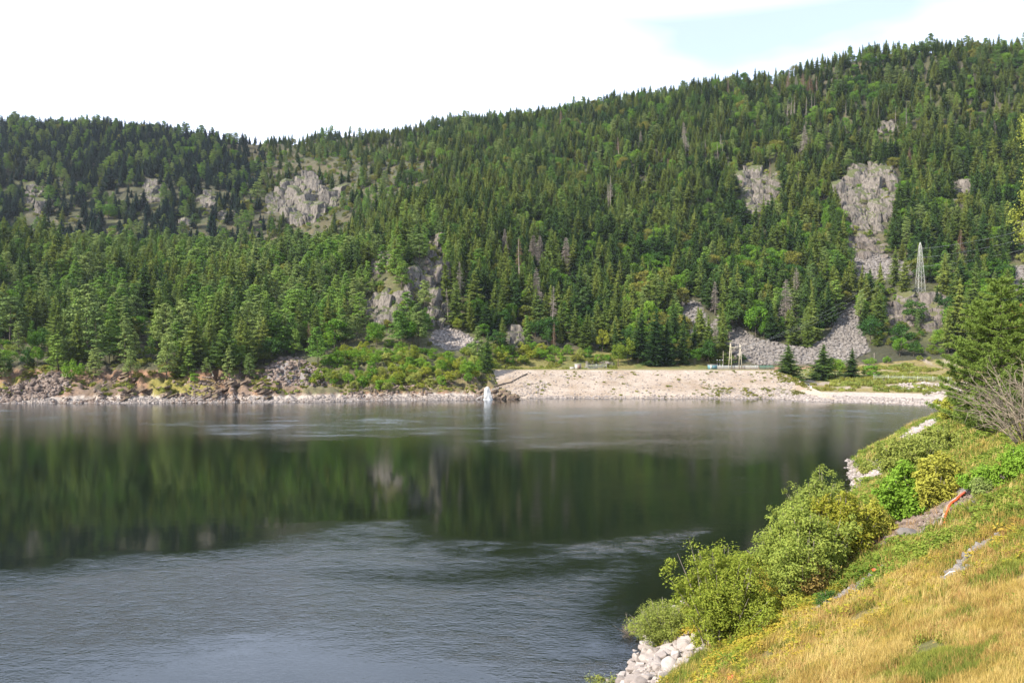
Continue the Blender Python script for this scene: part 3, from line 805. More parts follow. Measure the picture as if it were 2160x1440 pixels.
# ------------------------------------------------------------------ where the forest stands
CLIFFS = [  # name words, polygon in photo pixels where rock is bare, depth window, block size, material
    ('broad fluted grey cliff high in the valley head', [(562, 425), (600, 400), (640, 365), (668, 375), (672, 400), (722, 395), (722, 425), (690, 455), (650, 478), (625, 478), (612, 455), (570, 450)], (700, 1100), (11, 11, 15), 'rock_grey'),
    ('pale crag with two shoulders below the upper spruces', [(1548, 375), (1580, 352), (1600, 365), (1645, 368), (1650, 400), (1628, 440), (1590, 455), (1565, 430), (1562, 400)], (500, 900), (7, 7, 9), 'rock_grey'),
    ('grey slabby cliff with a broad smooth face', [(1760, 385), (1790, 380), (1808, 358), (1880, 350), (1898, 385), (1885, 445), (1880, 470), (1850, 490), (1805, 495), (1790, 450), (1768, 430)], (450, 850), (9, 8, 13), 'rock_grey'),
    ('low grey crag standing alone in spruce forest near the slabby cliff', [(2005, 400), (2030, 378), (2050, 385), (2045, 425), (2020, 445)], (450, 850), (6, 6, 8), 'rock_grey'),
    ('blue-grey upright slabs above the lakeside pines', [(765, 640), (805, 620), (850, 615), (852, 650), (838, 668), (800, 695), (765, 685)], (330, 560), (6, 5, 9), 'rock_grey'),
    ('bluish slab face stepping up between shoreline pines and the knoll', [(850, 575), (885, 560), (892, 600), (870, 625), (852, 610)], (330, 560), (5, 4, 8), 'rock_grey'),
    ('jointed crag under the knoll beside dead spruces', [(900, 640), (940, 625), (950, 670), (925, 705), (905, 690)], (330, 560), (5, 4, 8), 'rock_grey'),
    ('weathered knoll with pines on its top', [(880, 525), (925, 510), (945, 545), (940, 600), (925, 650), (895, 600), (900, 560)], (330, 600), (5, 5, 8), 'rock_warm'),
    ('rounded pale boulder crag left of the knoll', [(788, 555), (815, 540), (828, 560), (815, 580), (792, 575)], (330, 600), (6, 6, 6), 'rock_warm'),
    ('mossy crag beneath the steel pylon', [(1862, 650), (1900, 625), (1960, 635), (2010, 620), (2010, 670), (1975, 700), (1940, 690), (1880, 690)], (360, 640), (6, 5, 7), 'rock_warm'),
    ('dark crag at the far end of the power lines', [(2128, 495), (2165, 480), (2210, 480), (2210, 530), (2150, 535)], (360, 700), (8, 6, 9), 'rock_warm'),
    ('grey rocky steps above the upper scree', [(1790, 500), (1835, 490), (1880, 520), (1870, 545), (1800, 545)], (400, 700), (7, 5, 6), 'rock_warm'),
    ('low grey outcrop behind the dam crest near the fountain', [(1065, 712), (1108, 700), (1112, 735), (1095, 748), (1062, 745)], (330, 470), (4.5, 4, 6), 'rock_grey'),
    ('low outcrop beside the concrete hut', [(1240, 766), (1290, 762), (1292, 776), (1240, 778)], (360, 420), (5.5, 3, 1.5), 'rock_grey'),
    ('small pale outcrop in the spruces of the upper slope', [(1848, 262), (1880, 255), (1890, 275), (1860, 280)], (600, 1000), (6, 5, 6), 'rock_grey'),
    ('pale patch of slab in the middle of the forest', [(1190, 480), (1210, 455), (1215, 470), (1205, 480)], (450, 900), (5, 4, 6), 'rock_grey'),
    ('scattered pale slabs on the dark far hillside', [(50, 395), (80, 390), (100, 420), (95, 445), (60, 430)], (640, 1150), (10, 8, 9), 'rock_grey'),
    ('split pale rock face on the dark far hillside', [(298, 385), (332, 382), (345, 425), (315, 435)], (640, 1150), (9, 7, 9), 'rock_grey'),
    ('short pale rock band on the dark far hillside', [(418, 410), (450, 408), (452, 438), (425, 440)], (640, 1150), (8, 7, 8), 'rock_grey'),
    ('small rock band nearest the valley head', [(462, 445), (492, 448), (498, 465), (470, 465)], (640, 1150), (7, 6, 7), 'rock_grey'),
    ('narrow pale rib of rock low on the far hillside', [(372, 468), (392, 465), (395, 490), (378, 490)], (560, 1150), (7, 6, 8), 'rock_grey'),
    ('grey ledges between lakeside pines', [(292, 688), (335, 682), (338, 708), (295, 712)], (320, 560), (5, 4, 4), 'rock_warm'),
    ('bare pinkish rock shoulder above the shore bushes', [(95, 700), (132, 690), (134, 712), (100, 716)], (320, 560), (5, 4, 3), 'rock_warm'),
]

rng = np.random.default_rng(7)
sp = 6.9
gx, gy = np.meshgrid(np.arange(-1100, 1200, sp), np.arange(300, 1140, sp))
gx = gx.ravel()+rng.uniform(-0.48, 0.48, gx.size)*sp; gy = gy.ravel()+rng.uniform(-0.48, 0.48, gy.size)*sp
ok = abs(gx/gy) < 0.80
gx, gy = gx[ok], gy[ok]
gz = zfun(gx, gy)
px, py = project(gx, gy, gz)
ridgeY = np.interp(px, _fine, _YF[:, -2]); shoreY = np.interp(px, _fine, _YF[:, 2])
spurY = np.interp(px, _fine, _YF[:, 6])
keep = (gy < ridgeY+22) & (gy > shoreY+11)
dens = np.full(gx.shape, 0.96)
n1 = fbm(gx/60, gy/60, octv=3, seed=91); n2 = fbm(gx/35, gy/35, octv=3, seed=92)
W = {k: np.zeros(gx.shape) for k in ('spruce_tree', 'pine_tree', 'broadleaf_tree', 'dead_tree', 'shrub')}
farleft = (gy > 620) & (px < 560)
bowl = (gy > 620) & (px >= 520) & (px < 900+120*n1)
leftlow = (gy <= 620) & (px < 930)
main = ~(farleft | bowl | leftlow)
W['spruce_tree'] += np.where(farleft, 0.78, 0)+np.where(bowl, 0.32, 0)+np.where(leftlow, 0.16+n1*0.7+np.where(px < 130, 0.6, 0), 0)+np.where(main, 0.9, 0)
W['pine_tree'] += np.where(farleft, 0.18, 0)+np.where(bowl, 0.08, 0)+np.where(leftlow, 0.74-n1*0.8, 0)+np.where(main, 0.16, 0)
W['broadleaf_tree'] += np.where(farleft, 0.02, 0)+np.where(bowl, 0.25, 0)+np.where(leftlow, 0.10, 0)+np.where(main, 0.08+np.clip(n2, 0, 1)*0.8, 0)
W['shrub'] += np.where(bowl, 0.5, 0)+np.where(farleft & (py > 370), 0.3, 0)
W['dead_tree'] += np.where(main, 0.007, 0)+np.where(leftlow, 0.003, 0)
dens = np.where(bowl, 0.82+0.35*n1, dens)
dens = np.where(bowl & (gy > ridgeY-70), 0.95, dens); W['spruce_tree'] = np.where(bowl & (gy > ridgeY-70), 2.0, W['spruce_tree'])
dens = np.where(farleft & (py > 385), 0.62+0.5*n2, dens)
bl = inpoly(px, py, [(1290, 560), (1420, 500), (1480, 560), (1470, 700), (1430, 760), (1300, 740), (1290, 640)]) | inpoly(px, py, [(1520, 600), (1660, 480), (1720, 420), (1760, 440), (1790, 520), (1760, 600), (1700, 640), (1600, 710), (1530, 700)])
W['broadleaf_tree'] = np.where(bl & main, 1.3, W['broadleaf_tree'])
rt = inpoly(px, py, [(1800, 590), (2200, 560), (2200, 770), (1640, 775), (1830, 740)])
W['broadleaf_tree'] = np.where(rt, 0.8, W['broadleaf_tree']); W['shrub'] = np.where(rt, 0.7, W['shrub'])
# bushes along the left end of the dam and in the meadow behind it
bush = inpoly(px, py, [(640, 810), (700, 745), (900, 735), (1060, 750), (1040, 778), (1000, 800), (900, 815), (760, 822)])
mead = inpoly(px, py, [(1035, 745), (1200, 735), (1290, 750), (1290, 772), (1040, 776)])
shelf = (px > 1640) & (gy < 402)
bushl = inpoly(px, py, [(-400, 720), (90, 720), (110, 790), (-400, 820)])
for msk, wsp, wpi, wbr, wsh, dn in ((bush, 0, 0.04, 0.5, 1.0, 0.92), (mead, 0, 0, 0.03, 1.0, 0.85), (shelf, 0, 0, 0.0, 1.0, 0.05), (bushl, 0.0, 0.05, 0.6, 0.8, 0.95)):
    for k, v in (('spruce_tree', wsp), ('pine_tree', wpi), ('broadleaf_tree', wbr), ('shrub', wsh), ('dead_tree', 0)):
        W[k] = np.where(msk, v, W[k])
    dens = np.where(msk, dn, dens)
bank = (px < 700) & (py > 782) & ~bush & ~bushl
dens = np.where(bank, 0.85, dens); 
for k in W: W[k] = np.where(bank, {'shrub': 0.5, 'pine_tree': 1.0, 'spruce_tree': 0.35}.get(k, 0), W[k])
dens = np.where((px < 700) & (py > 808) & ~bush, 0.05, dens)
dens = np.where((px > 960) & (px < 1042) & (py > 797), 0.0, dens)
dens = np.where(inpoly(px, py, [(1035, 773), (1480, 773), (1650, 772), (1650, 800), (1035, 800)]), 0, dens)
dens = np.where((px > 1290) & (px < 1640) & (gy < 412), 0, dens)
dens = np.where((px > 1032) & (px < 1760) & (gy < 376), 0, dens)
m_ = (px > 1640) & (px < 1900) & (gy < 425) & (py > 752)
for k in ('spruce_tree', 'pine_tree', 'broadleaf_tree'): W[k] = np.where(m_, 0.0, W[k])
W['shrub'] = np.where(m_, 1.0, W['shrub'])
dens = np.where((px > 700) & (px < 1100) & (py > 815), 0, dens)
for _, P, (d0, d1), _, _ in CLIFFS:
    m_ = inpoly(px, py, P) & (gy > d0) & (gy < d1); dens = np.where(m_, 0.42, dens)
    for k in ('spruce_tree', 'pine_tree', 'broadleaf_tree'): W[k] = np.where(m_, W[k]*0.3, W[k])
    W['shrub'] = np.where(m_, 0.8, W['shrub'])
    # keep the crowns in front of a bare face short of it
    for off in (16, 34, 54, 74):
        m_ = inpoly(px, py-off*430/gy, P) & (gy > d0-120) & (gy < d1)
        for k in ('spruce_tree', 'pine_tree', 'broadleaf_tree'): W[k] = np.where(m_, W[k]*(0.25 if off < 50 else 0.4), W[k])
        W['shrub'] = np.where(m_, W['shrub']+0.35, W['shrub'])
for k, P in SCREES.items(): dens = np.where(inpoly(px, py, P) & (gy < 640), 0.0, dens); dens = np.where(inpoly(px, py-25, P) & (gy < 640) & (py < 775), dens*0.15, dens)
m_ = inpoly(px, py, [(1530, 742), (1690, 756), (1800, 752), (1860, 735), (1860, 778), (1530, 778)])
for k in ('spruce_tree', 'pine_tree', 'broadleaf_tree'): W[k] = np.where(m_, 0.0, W[k])
W['shrub'] = np.where(m_, 1.0, W['shrub']); dens = np.where(m_ & (py < 768), dens*0.4, dens)
for P, d in MEADOWS: dens = np.where(inpoly(px, py, P) & (gy > d), 0.45, dens)
dens = np.where(inpoly(px, py, [(1915, 600), (1975, 600), (1975, 690), (1915, 690)]), 0.0, dens)
keep &= rng.random(gx.size) < dens
extra_bush = bush | (mead & (py < 768))
gx, gy, gz, px, py, ridgeY, n1, n2 = [a[keep] for a in (gx, gy, gz, px, py, ridgeY, n1, n2)]
Wm = np.stack([np.clip(W[k][keep], 0, None) for k in W], 1)+1e-9; names = list(W)
Wm = np.cumsum(Wm/Wm.sum(1)[:, None], 1)
kidx = (rng.random(len(gx))[:, None] > Wm).sum(1).clip(0, 4)
farleft, bowl, bush, rt, bank, shelf, mead, bushl, leftlow, main = [a[keep] for a in (farleft, bowl, bush, rt, bank, shelf, mead, bushl, leftlow, main)]

LAND = [  # landmark words and its place in the photo
    ('the broad fluted cliff', 645, 425), ('the pale two-shouldered crag', 1600, 400), ('the slabby grey cliff', 1835, 425), ('the steel pylon', 1940, 570),
    ('the long scree', 1680, 730), ('the upper scree', 1860, 560), ('the upright blue-grey slabs', 810, 650), ('the pine-topped knoll', 910, 540),
    ('the fountain', 1028, 815), ('the concrete hut', 1216, 774), ('the timber line gantry', 1552, 750), ('the rocky left shore', 330, 800),
    ('the bare shoulder of the left shore', 115, 700), ('the far rock bands', 430, 430), ('the far pale slabs', 75, 415), ('the saddle of the far ridge', 500, 300),
    ('the high right ridge', 1900, 120), ('the middle of the high ridge', 1300, 230), ('the grassy valley head', 590, 320), ('the dead grey spruces', 1130, 520),
    ('the grey snags on the main slope', 1287, 400), ('the rock patch in mid forest', 1200, 470), ('the dam crest', 1400, 775), ('the short scree', 960, 715),
    ('the parked white van', 1700, 772), ('the left end of the far ridge', 60, 255), ('the shaded left edge of the lake', 40, 640), ('the lakeside pines', 550, 650),
    ('the bleached trunks below the ridge', 1690, 240), ('the dark crag by the power lines', 2160, 510), ('the long lakeside spur', 250, 500), ('the spur crest', 620, 530),
]
LXY = np.array([(a[1], a[2]) for a in LAND], dtype=float)
def where_words(x, y):
    d = (LXY[:, 0]-x)**2+((LXY[:, 1]-y)*1.5)**2; k = int(np.argmin(d)); dx, dy = x-LXY[k, 0], y-LXY[k, 1]
    near = math.sqrt(d[k]) < 45
    if abs(dx) > abs(dy)*1.2: w = 'right of' if dx > 0 else 'left of'
    else: w = 'below' if dy > 0 else 'above'
    return ('just ' if near else 'further ')+w+' '+LAND[k][0]

SIZEW = {'spruce_tree': ('short', 'middling', 'tall'), 'pine_tree': ('short', 'middling', 'tall'), 'broadleaf_tree': ('small', 'middling', 'large'), 'shrub': ('low', 'middling', 'big'), 'dead_tree': ('short', 'middling', 'tall')}
COLW = {('spruce_tree', 'dark'): 'dark green', ('spruce_tree', 'olive'): 'olive green', ('spruce_tree', 'blue'): 'hazy bluish green', ('pine_tree', 'sage'): 'sage green', ('pine_tree', 'green'): 'mid green',
        ('broadleaf_tree', 'green'): 'bright green', ('broadleaf_tree', 'dark'): 'deep green', ('broadleaf_tree', 'yellow'): 'yellow green', ('broadleaf_tree', 'olive'): 'dull olive',
        ('shrub', 'green'): 'bright green', ('shrub', 'yellow'): 'yellow green', ('shrub', 'olive'): 'dull olive', ('shrub', 'willow'): 'pale green', ('dead_tree', 'grey'): 'bare grey', ('dead_tree', 'brown'): 'bare brown'}
NOUN = {'spruce_tree': 'spruce', 'pine_tree': 'pine', 'broadleaf_tree': 'broadleaf tree', 'shrub': 'shrub', 'dead_tree': 'dead spruce'}
GROUPN = {'spruce_tree': 'spruces of the hillside forest', 'pine_tree': 'pines of the hillside forest', 'broadleaf_tree': 'broadleaf trees of the hillside forest', 'shrub': 'shrubs around the lake', 'dead_tree': 'dead trees of the hillside forest'}

TREES = []   # (kind, tint, variant, x, y, z, scale, rot, wide, label or None)
for q in range(len(gx)):
    k = names[kidx[q]]; u = rng.random()
    if k == 'spruce_tree':
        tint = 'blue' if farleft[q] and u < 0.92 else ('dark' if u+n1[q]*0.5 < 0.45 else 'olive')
        H = rng.uniform(13, 21) if gy[q] > 700 else rng.uniform(17, 27)
        if gy[q] > ridgeY[q]-40: H *= 0.88
        if farleft[q]: H *= 0.95
        if bowl[q]: H *= 0.85
    elif k == 'pine_tree':
        tint = 'sage' if u < 0.55 else 'green'; H = rng.uniform(12, 20)
    elif k == 'broadleaf_tree':
        tint = 'green' if u < 0.45 else ('dark' if u < 0.8 else 'olive')
        if bowl[q]: tint = 'olive' if u < 0.6 else 'green'
        if bush[q]: tint = 'yellow' if u < 0.5 else ('green' if u < 0.8 else 'olive')
        if bushl[q]: tint = 'dark' if u < 0.4 else 'green'
        H = rng.uniform(9, 16)
        if bowl[q]: H *= 0.6
        if bush[q] or bushl[q]: H *= 0.62
    elif k == 'shrub':
        tint = 'yellow' if u < 0.35 else ('green' if u < 0.6 else ('olive' if u < 0.8 else 'willow'))
        if bowl[q]: tint = 'olive' if u < 0.7 else 'green'
        H = rng.uniform(2.5, 5.5)
        if bowl[q]: H *= 0.9
        if shelf[q]: H *= 0.6
        if mead[q]: H *= 1.1
    else:
        tint = 'grey' if u < 0.65 else 'brown'; H = rng.uniform(15, 23)
    H0 = KINDS[k][tint][0][2]
    if k in ('spruce_tree', 'pine_tree'): H *= (1.18 if rng.random() < 0.12 else (0.62 if rng.random() < 0.16 else 1.0))
    if bank[q]: H *= 0.85
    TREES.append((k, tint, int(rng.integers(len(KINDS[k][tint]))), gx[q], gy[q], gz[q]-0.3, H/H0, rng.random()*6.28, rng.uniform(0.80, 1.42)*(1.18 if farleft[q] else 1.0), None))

ex, ey = np.meshgrid(np.arange(-95, 60, 4.4), np.arange(322, 432, 4.4)); ex = ex.ravel()+rng.uniform(-2, 2, ex.size); ey = ey.ravel()+rng.uniform(-2, 2, ey.size); ez = zfun(ex, ey); epx, epy = project(ex, ey, ez)
m_ = (inpoly(epx, epy, [(640, 812), (700, 750), (900, 738), (1060, 750), (1035, 785), (990, 812), (900, 822), (760, 826)]) | (inpoly(epx, epy, [(1035, 735), (1290, 735), (1290, 770), (1040, 768)]) & (rng.random(ex.size) < 0.65))) & ~inpoly(epx, epy, SCREES['mid']) & (rng.random(ex.size) < 0.8)
for x_, y_, z_ in zip(ex[m_], ey[m_], ez[m_]):
    u = rng.random(); tint = 'yellow' if u < 0.3 else ('green' if u < 0.75 else 'willow'); k = 'shrub'
    TREES.append((k, tint, int(rng.integers(3)), x_, y_, z_-0.3, rng.uniform(2.4, 6.2)/KINDS[k][tint][0][2], rng.random()*6.28, rng.uniform(0.85, 1.2), None))

# trees that stand out, placed one by one: kind, tint, px, base py, height in px, width factor, label, least depth
HERO = [
    ('spruce_tree', 'dark', 1823, 697, 60, 1.6, 'lone dark spruce standing on the upper end of the long scree', 300),
    ('spruce_tree', 'dark', 1662, 800, 74, 2.0, 'dark spruce left of the parked white van', 300),
    ('spruce_tree', 'dark', 1732, 800, 76, 1.7, 'dark spruce right of the parked white van', 300),
    ('spruce_tree', 'dark', 1796, 798, 66, 1.9, 'third dark spruce of the row by the parked van, nearest the shelf', 300),
    ('broadleaf_tree', 'green', 1762, 798, 50, 1.1, 'light green young tree squeezed between two spruces by the van', 300),
    ('shrub', 'green', 1838, 795, 30, 1.4, 'round bright green shrub at the end of the spruce row', 300),
    ('spruce_tree', 'dark', 1022, 705, 72, 1.5, 'dark spruce standing clear on the edge of the short scree', 300),
    ('broadleaf_tree', 'yellow', 965, 700, 32, 1.0, 'small yellow green tree beside the short scree', 300),
    ('spruce_tree', 'dark', 1378, 772, 125, 1.25, 'tallest dark spruce right behind the dam crest', 380),
    ('spruce_tree', 'dark', 1408, 770, 100, 1.2, 'dark spruce in the clump behind the dam, next to the tallest one', 380),
    ('spruce_tree', 'dark', 1345, 766, 110, 1.2, 'dark spruce on the hut side of the clump behind the dam', 380),
    ('broadleaf_tree', 'yellow', 1305, 772, 50, 0.95, 'yellow green tree at the foot of the clump behind the dam', 380),
    ('broadleaf_tree', 'yellow', 1325, 768, 60, 0.9, 'olive yellow tree against the dark clump behind the dam', 385),
    ('broadleaf_tree', 'yellow', 1270, 742, 52, 0.9, 'yellow green birch above the concrete hut', 385),
    ('spruce_tree', 'dark', 1440, 768, 95, 1.1, 'slim dark spruce at the gantry side of the clump behind the dam', 385),
    ('spruce_tree', 'olive', 1522, 768, 88, 1.4, 'olive spruce beside the timber line gantry', 385),
    ('broadleaf_tree', 'dark', 1495, 768, 55, 1.0, 'deep green tree beside the substation', 385),
    ('broadleaf_tree', 'green', 1465, 770, 40, 1.0, 'bright green tree at the gate end of the substation', 385),
    ('broadleaf_tree', 'green', 1595, 712, 75, 1.1, 'large bright green tree at the top edge of the long scree', 390),
    ('broadleaf_tree', 'dark', 1545, 698, 70, 1.0, 'deep green tree at the top corner of the long scree', 390),
    ('broadleaf_tree', 'green', 1612, 716, 46, 0.9, 'small bright tree hanging over the long scree', 385),
    ('broadleaf_tree', 'green', 1370, 690, 60, 1.1, 'round bright green tree crown above the dark clump behind the dam', 420),
    ('broadleaf_tree', 'dark', 1900, 740, 62, 1.2, 'deep green spreading tree below the mossy crag', 380),
    ('broadleaf_tree', 'dark', 1928, 690, 64, 1.25, 'dark spreading tree in front of the mossy crag', 380),
    ('broadleaf_tree', 'green', 1985, 735, 44, 1.0, 'bright green tree at the foot of the mossy crag', 380),
    ('spruce_tree', 'olive', 2020, 735, 150, 1.3, 'tall olive spruce between the mossy crag and the near pine', 300),
    ('spruce_tree', 'olive', 2050, 690, 140, 1.2, 'tall olive spruce rising behind the near pine', 330),
    ('pine_tree', 'sage', 350, 800, 110, 1.0, 'tall sage pine leaning over the rocks of the left shore', 300),
    ('pine_tree', 'sage', 210, 770, 125, 1.1, 'broad sage pine above the stony gully of the left shore', 300),
    ('pine_tree', 'sage', 185, 750, 150, 1.1, 'tallest sage pine above the stony gully of the left shore', 300),
    ('pine_tree', 'sage', 265, 765, 95, 1.0, 'pine in the gap above the bare ledges of the left shore', 300),
    ('shrub', 'green', 153, 802, 46, 0.8, 'round olive bush alone on the stones of the left shore', 300),
    ('shrub', 'green', 403, 823, 9, 1.0, 'tiny green shrub on the brown slab at the left shore', 300),
    ('spruce_tree', 'dark', 450, 775, 60, 1.0, 'short green spruce above the leaning bleached log', 300),
    ('dead_tree', 'grey', 1288, 440, 72, 1.3, 'tall bare grey snag standing by itself on the main slope', 400),
    ('dead_tree', 'grey', 1283, 445, 60, 1.1, 'second bare snag leaning beside the tall one on the main slope', 400),
    ('dead_tree', 'brown', 1096, 590, 92, 1.8, 'brownish dead spruce with fine twigs in the spruce stand', 380),
    ('dead_tree', 'grey', 1128, 565, 72, 1.9, 'forked grey dead spruce, widest of the dead ones in the stand', 380),
    ('dead_tree', 'grey', 1140, 560, 66, 1.7, 'grey dead spruce touching the forked one', 380),
    ('dead_tree', 'grey', 1197, 575, 78, 1.9, 'grey dead spruce beside the bluish young trees', 380),
    ('dead_tree', 'grey', 972, 640, 92, 1.8, 'grey dead spruce at the edge of the knoll', 340),
    ('dead_tree', 'grey', 945, 680, 75, 1.3, 'thin dead spruce below the knoll', 340),
    ('dead_tree', 'grey', 1165, 700, 100, 1.6, 'grey dead spruce low in the stand above the fountain', 380),
    ('dead_tree', 'grey', 1135, 650, 90, 1.2, 'slim grey dead spruce with drooping twigs above the fountain', 380),
    ('dead_tree', 'grey', 1065, 540, 60, 1.4, 'dead spruce at the top of the stand near the knoll', 380),
    ('dead_tree', 'grey', 1658, 690, 105, 1.6, 'grey dead spruce behind the bright trees of the long scree', 400),
    ('dead_tree', 'grey', 1680, 640, 80, 1.2, 'second dead spruce behind the bright trees of the long scree', 400),
    ('dead_tree', 'grey', 1508, 665, 75, 1.4, 'dead spruce above the narrow stone chute', 400),
    ('dead_tree', 'brown', 1695, 200, 48, 1.6, 'brown dead spruce just under the high ridge', 600),
    ('dead_tree', 'brown', 1708, 208, 50, 1.5, 'brown dead spruce with a bare lower trunk under the high ridge', 600),
    ('dead_tree', 'brown', 1662, 200, 42, 1.6, 'smaller brown dead spruce under the high ridge', 600),
    ('dead_tree', 'brown', 1722, 202, 42, 1.6, 'brown dead spruce at the end of the row under the high ridge', 600),
    ('dead_tree', 'brown', 1535, 205, 40, 1.7, 'brown dead spruce on the ridge flank', 600),
    ('dead_tree', 'grey', 1697, 330, 70, 1.4, 'grey snag above the pale crag', 500),
    ('dead_tree', 'grey', 1447, 330, 75, 1.1, 'pale bare snag in dense forest', 500),
    ('dead_tree', 'grey', 1520, 335, 55, 1.0, 'bleached trunk among the dark spruces of the main slope', 500),
    ('dead_tree', 'brown', 1305, 330, 42, 1.8, 'reddish brown dead spruce in the middle of the slope', 500),
]
for s_, (x, yb, h) in enumerate([(1660, 262, 58), (1668, 262, 60), (1674, 263, 66), (1712, 250, 52), (1718, 248, 50), (1700, 262, 60), (1784, 258, 48), (1852, 260, 42), (1888, 272, 50), (1912, 272, 56), (1515, 340, 44), (1524, 338, 40), (2128, 240, 46), (2100, 232, 40), (2045, 285, 40), (1964, 225, 38)]):
    HERO.append(('dead_tree', 'grey', x, yb, h, 0.5, 'bleached number trunk number %d' % (s_+1), 500))
ordn = ['first', 'second', 'third', 'fourth', 'fifth', 'sixth', 'seventh', 'eighth', 'ninth', 'tenth', 'eleventh', 'twelfth', 'thirteenth', 'fourteenth', 'fifteenth', 'sixteenth']
HERO = [(*h[:6], (h[6] if 'number' not in h[6] else 'bleached bare trunk, '+ordn[int(h[6].split()[-1])-1]+' one, '+where_words(h[2], h[3])), h[7]) for h in HERO]
hero_rows = []
for (k, tint, x, yb, hp, wf, lab, d0) in HERO:
    X_, Y_, Z_ = ground_at(x, yb, d0)
    H0 = KINDS[k][tint][0][2]; sc = hp/F*Y_/H0
    v = int(rng.integers(len(KINDS[k][tint])))
    if k == 'dead_tree' and wf < 0.7: v = 2
    hero_rows.append((k, tint, v, X_, Y_, Z_-0.3, sc, rng.random()*6.28, wf, lab))
# give the hand-placed trees room
hx = np.array([h[3] for h in hero_rows]); hy = np.array([h[4] for h in hero_rows]); hr = np.array([2.2+h[6]*2.2*h[8]*(1 if 'dead' not in h[0] else 0.3) for h in hero_rows])
hpx = np.array([h[2] for h in HERO]); hpy = np.array([h[3] for h in HERO]); hh = np.array([h[4] for h in HERO])
out = []
for r_ in TREES:
    if (np.hypot(hx-r_[3], hy-r_[4]) < hr).any(): continue
    tx, ty = project(r_[3], r_[4], r_[5]); tt = ty-F*r_[6]*KINDS[r_[0]][r_[1]][0][2]/r_[4]
    m_ = (r_[4] < hy-1) & (abs(hpx-tx) < 15) & (tt < hpy-hh*0.6) & (ty > hpy-hh*0.5)
    if m_.any(): continue
    out.append(r_)
TREES = out+hero_rows

# which trees show: paint them front to back into a small picture
BW, BH = 1080, 720
zb = np.zeros((BH, BW), dtype=np.int32)-1
order = sorted(range(len(TREES)), key=lambda q: TREES[q][4])
vis = np.zeros(len(TREES), dtype=int)
colY = {}
for q in order:
    k, tint, v, x, y, z, sc, rot, wf, lab = TREES[q]
    H = KINDS[k][tint][0][2]*sc; cx, yb = project(x, y, z); h = F*H/y/2; cx /= 2; yb /= 2
    wd = {'spruce_tree': 0.13, 'pine_tree': 0.19, 'broadleaf_tree': 0.36, 'shrub': 0.5, 'dead_tree': 0.06}[k]*h*wf
    y0, y1 = int(max(0, yb-h)), int(min(BH, yb)); x0, x1 = int(max(0, cx-wd)), int(min(BW, cx+wd+1))
    if y1 <= y0 or x1 <= x0: continue
    sub = zb[y0:y1, x0:x1]; yy = np.arange(y0, y1)[:, None]; xx = np.arange(x0, x1)[None, :]
    tt = (yy-(yb-h))/max(h, 1e-6)
    prof = tt if k in ('spruce_tree',) else np.sqrt(np.clip(1-(2*tt-1)**2, 0, 1)) if k != 'dead_tree' else np.ones_like(tt)
    mk = (abs(xx-cx) < wd*prof+0.5) & (sub < 0)
    sub[mk] = q; vis[q] = mk.sum()
print("trees", len(TREES), "seen", int((vis > 0).sum()))

def place_tree(row, group):
    k, tint, v, x, y, z, sc, rot, wf, lab = row
    tm, cm_, H0, po = KINDS[k][tint][v]
    root = empty(k, (x, y, z), rot); ln_ = abs(math.sin(x*12.9+y*78.2)); root.rotation_euler = (0.06*math.sin(x*3.1)*ln_, 0.06*math.cos(y*2.7)*ln_, rot); root.scale = (sc*wf, sc*wf, sc)
    c = link_mesh("crown", cm_, root); tk = link_mesh("trunk", tm, root)
    if lab is None:
        H = sc*H0; lo, hi = {'spruce_tree': (17.5, 23), 'pine_tree': (14, 17.5), 'broadleaf_tree': (7.5, 12), 'shrub': (3.0, 4.2), 'dead_tree': (17, 20)}[k]
        sw_ = SIZEW[k][0 if H < lo else (1 if H < hi else 2)]
        tx, ty = project(x, y, z+H*0.5)
        if wf < 0.94: sw_ = 'slender '+sw_
        elif wf > 1.14: sw_ = 'broad '+sw_
        lab = f"{sw_} {COLW[(k, tint)]} {NOUN[k]} {where_words(tx, ty)}"
    tag(root, lab, {'spruce_tree': 'spruce tree', 'pine_tree': 'pine tree', 'broadleaf_tree': 'broadleaf tree', 'shrub': 'shrub', 'dead_tree': 'dead tree'}[k], group)
    return root

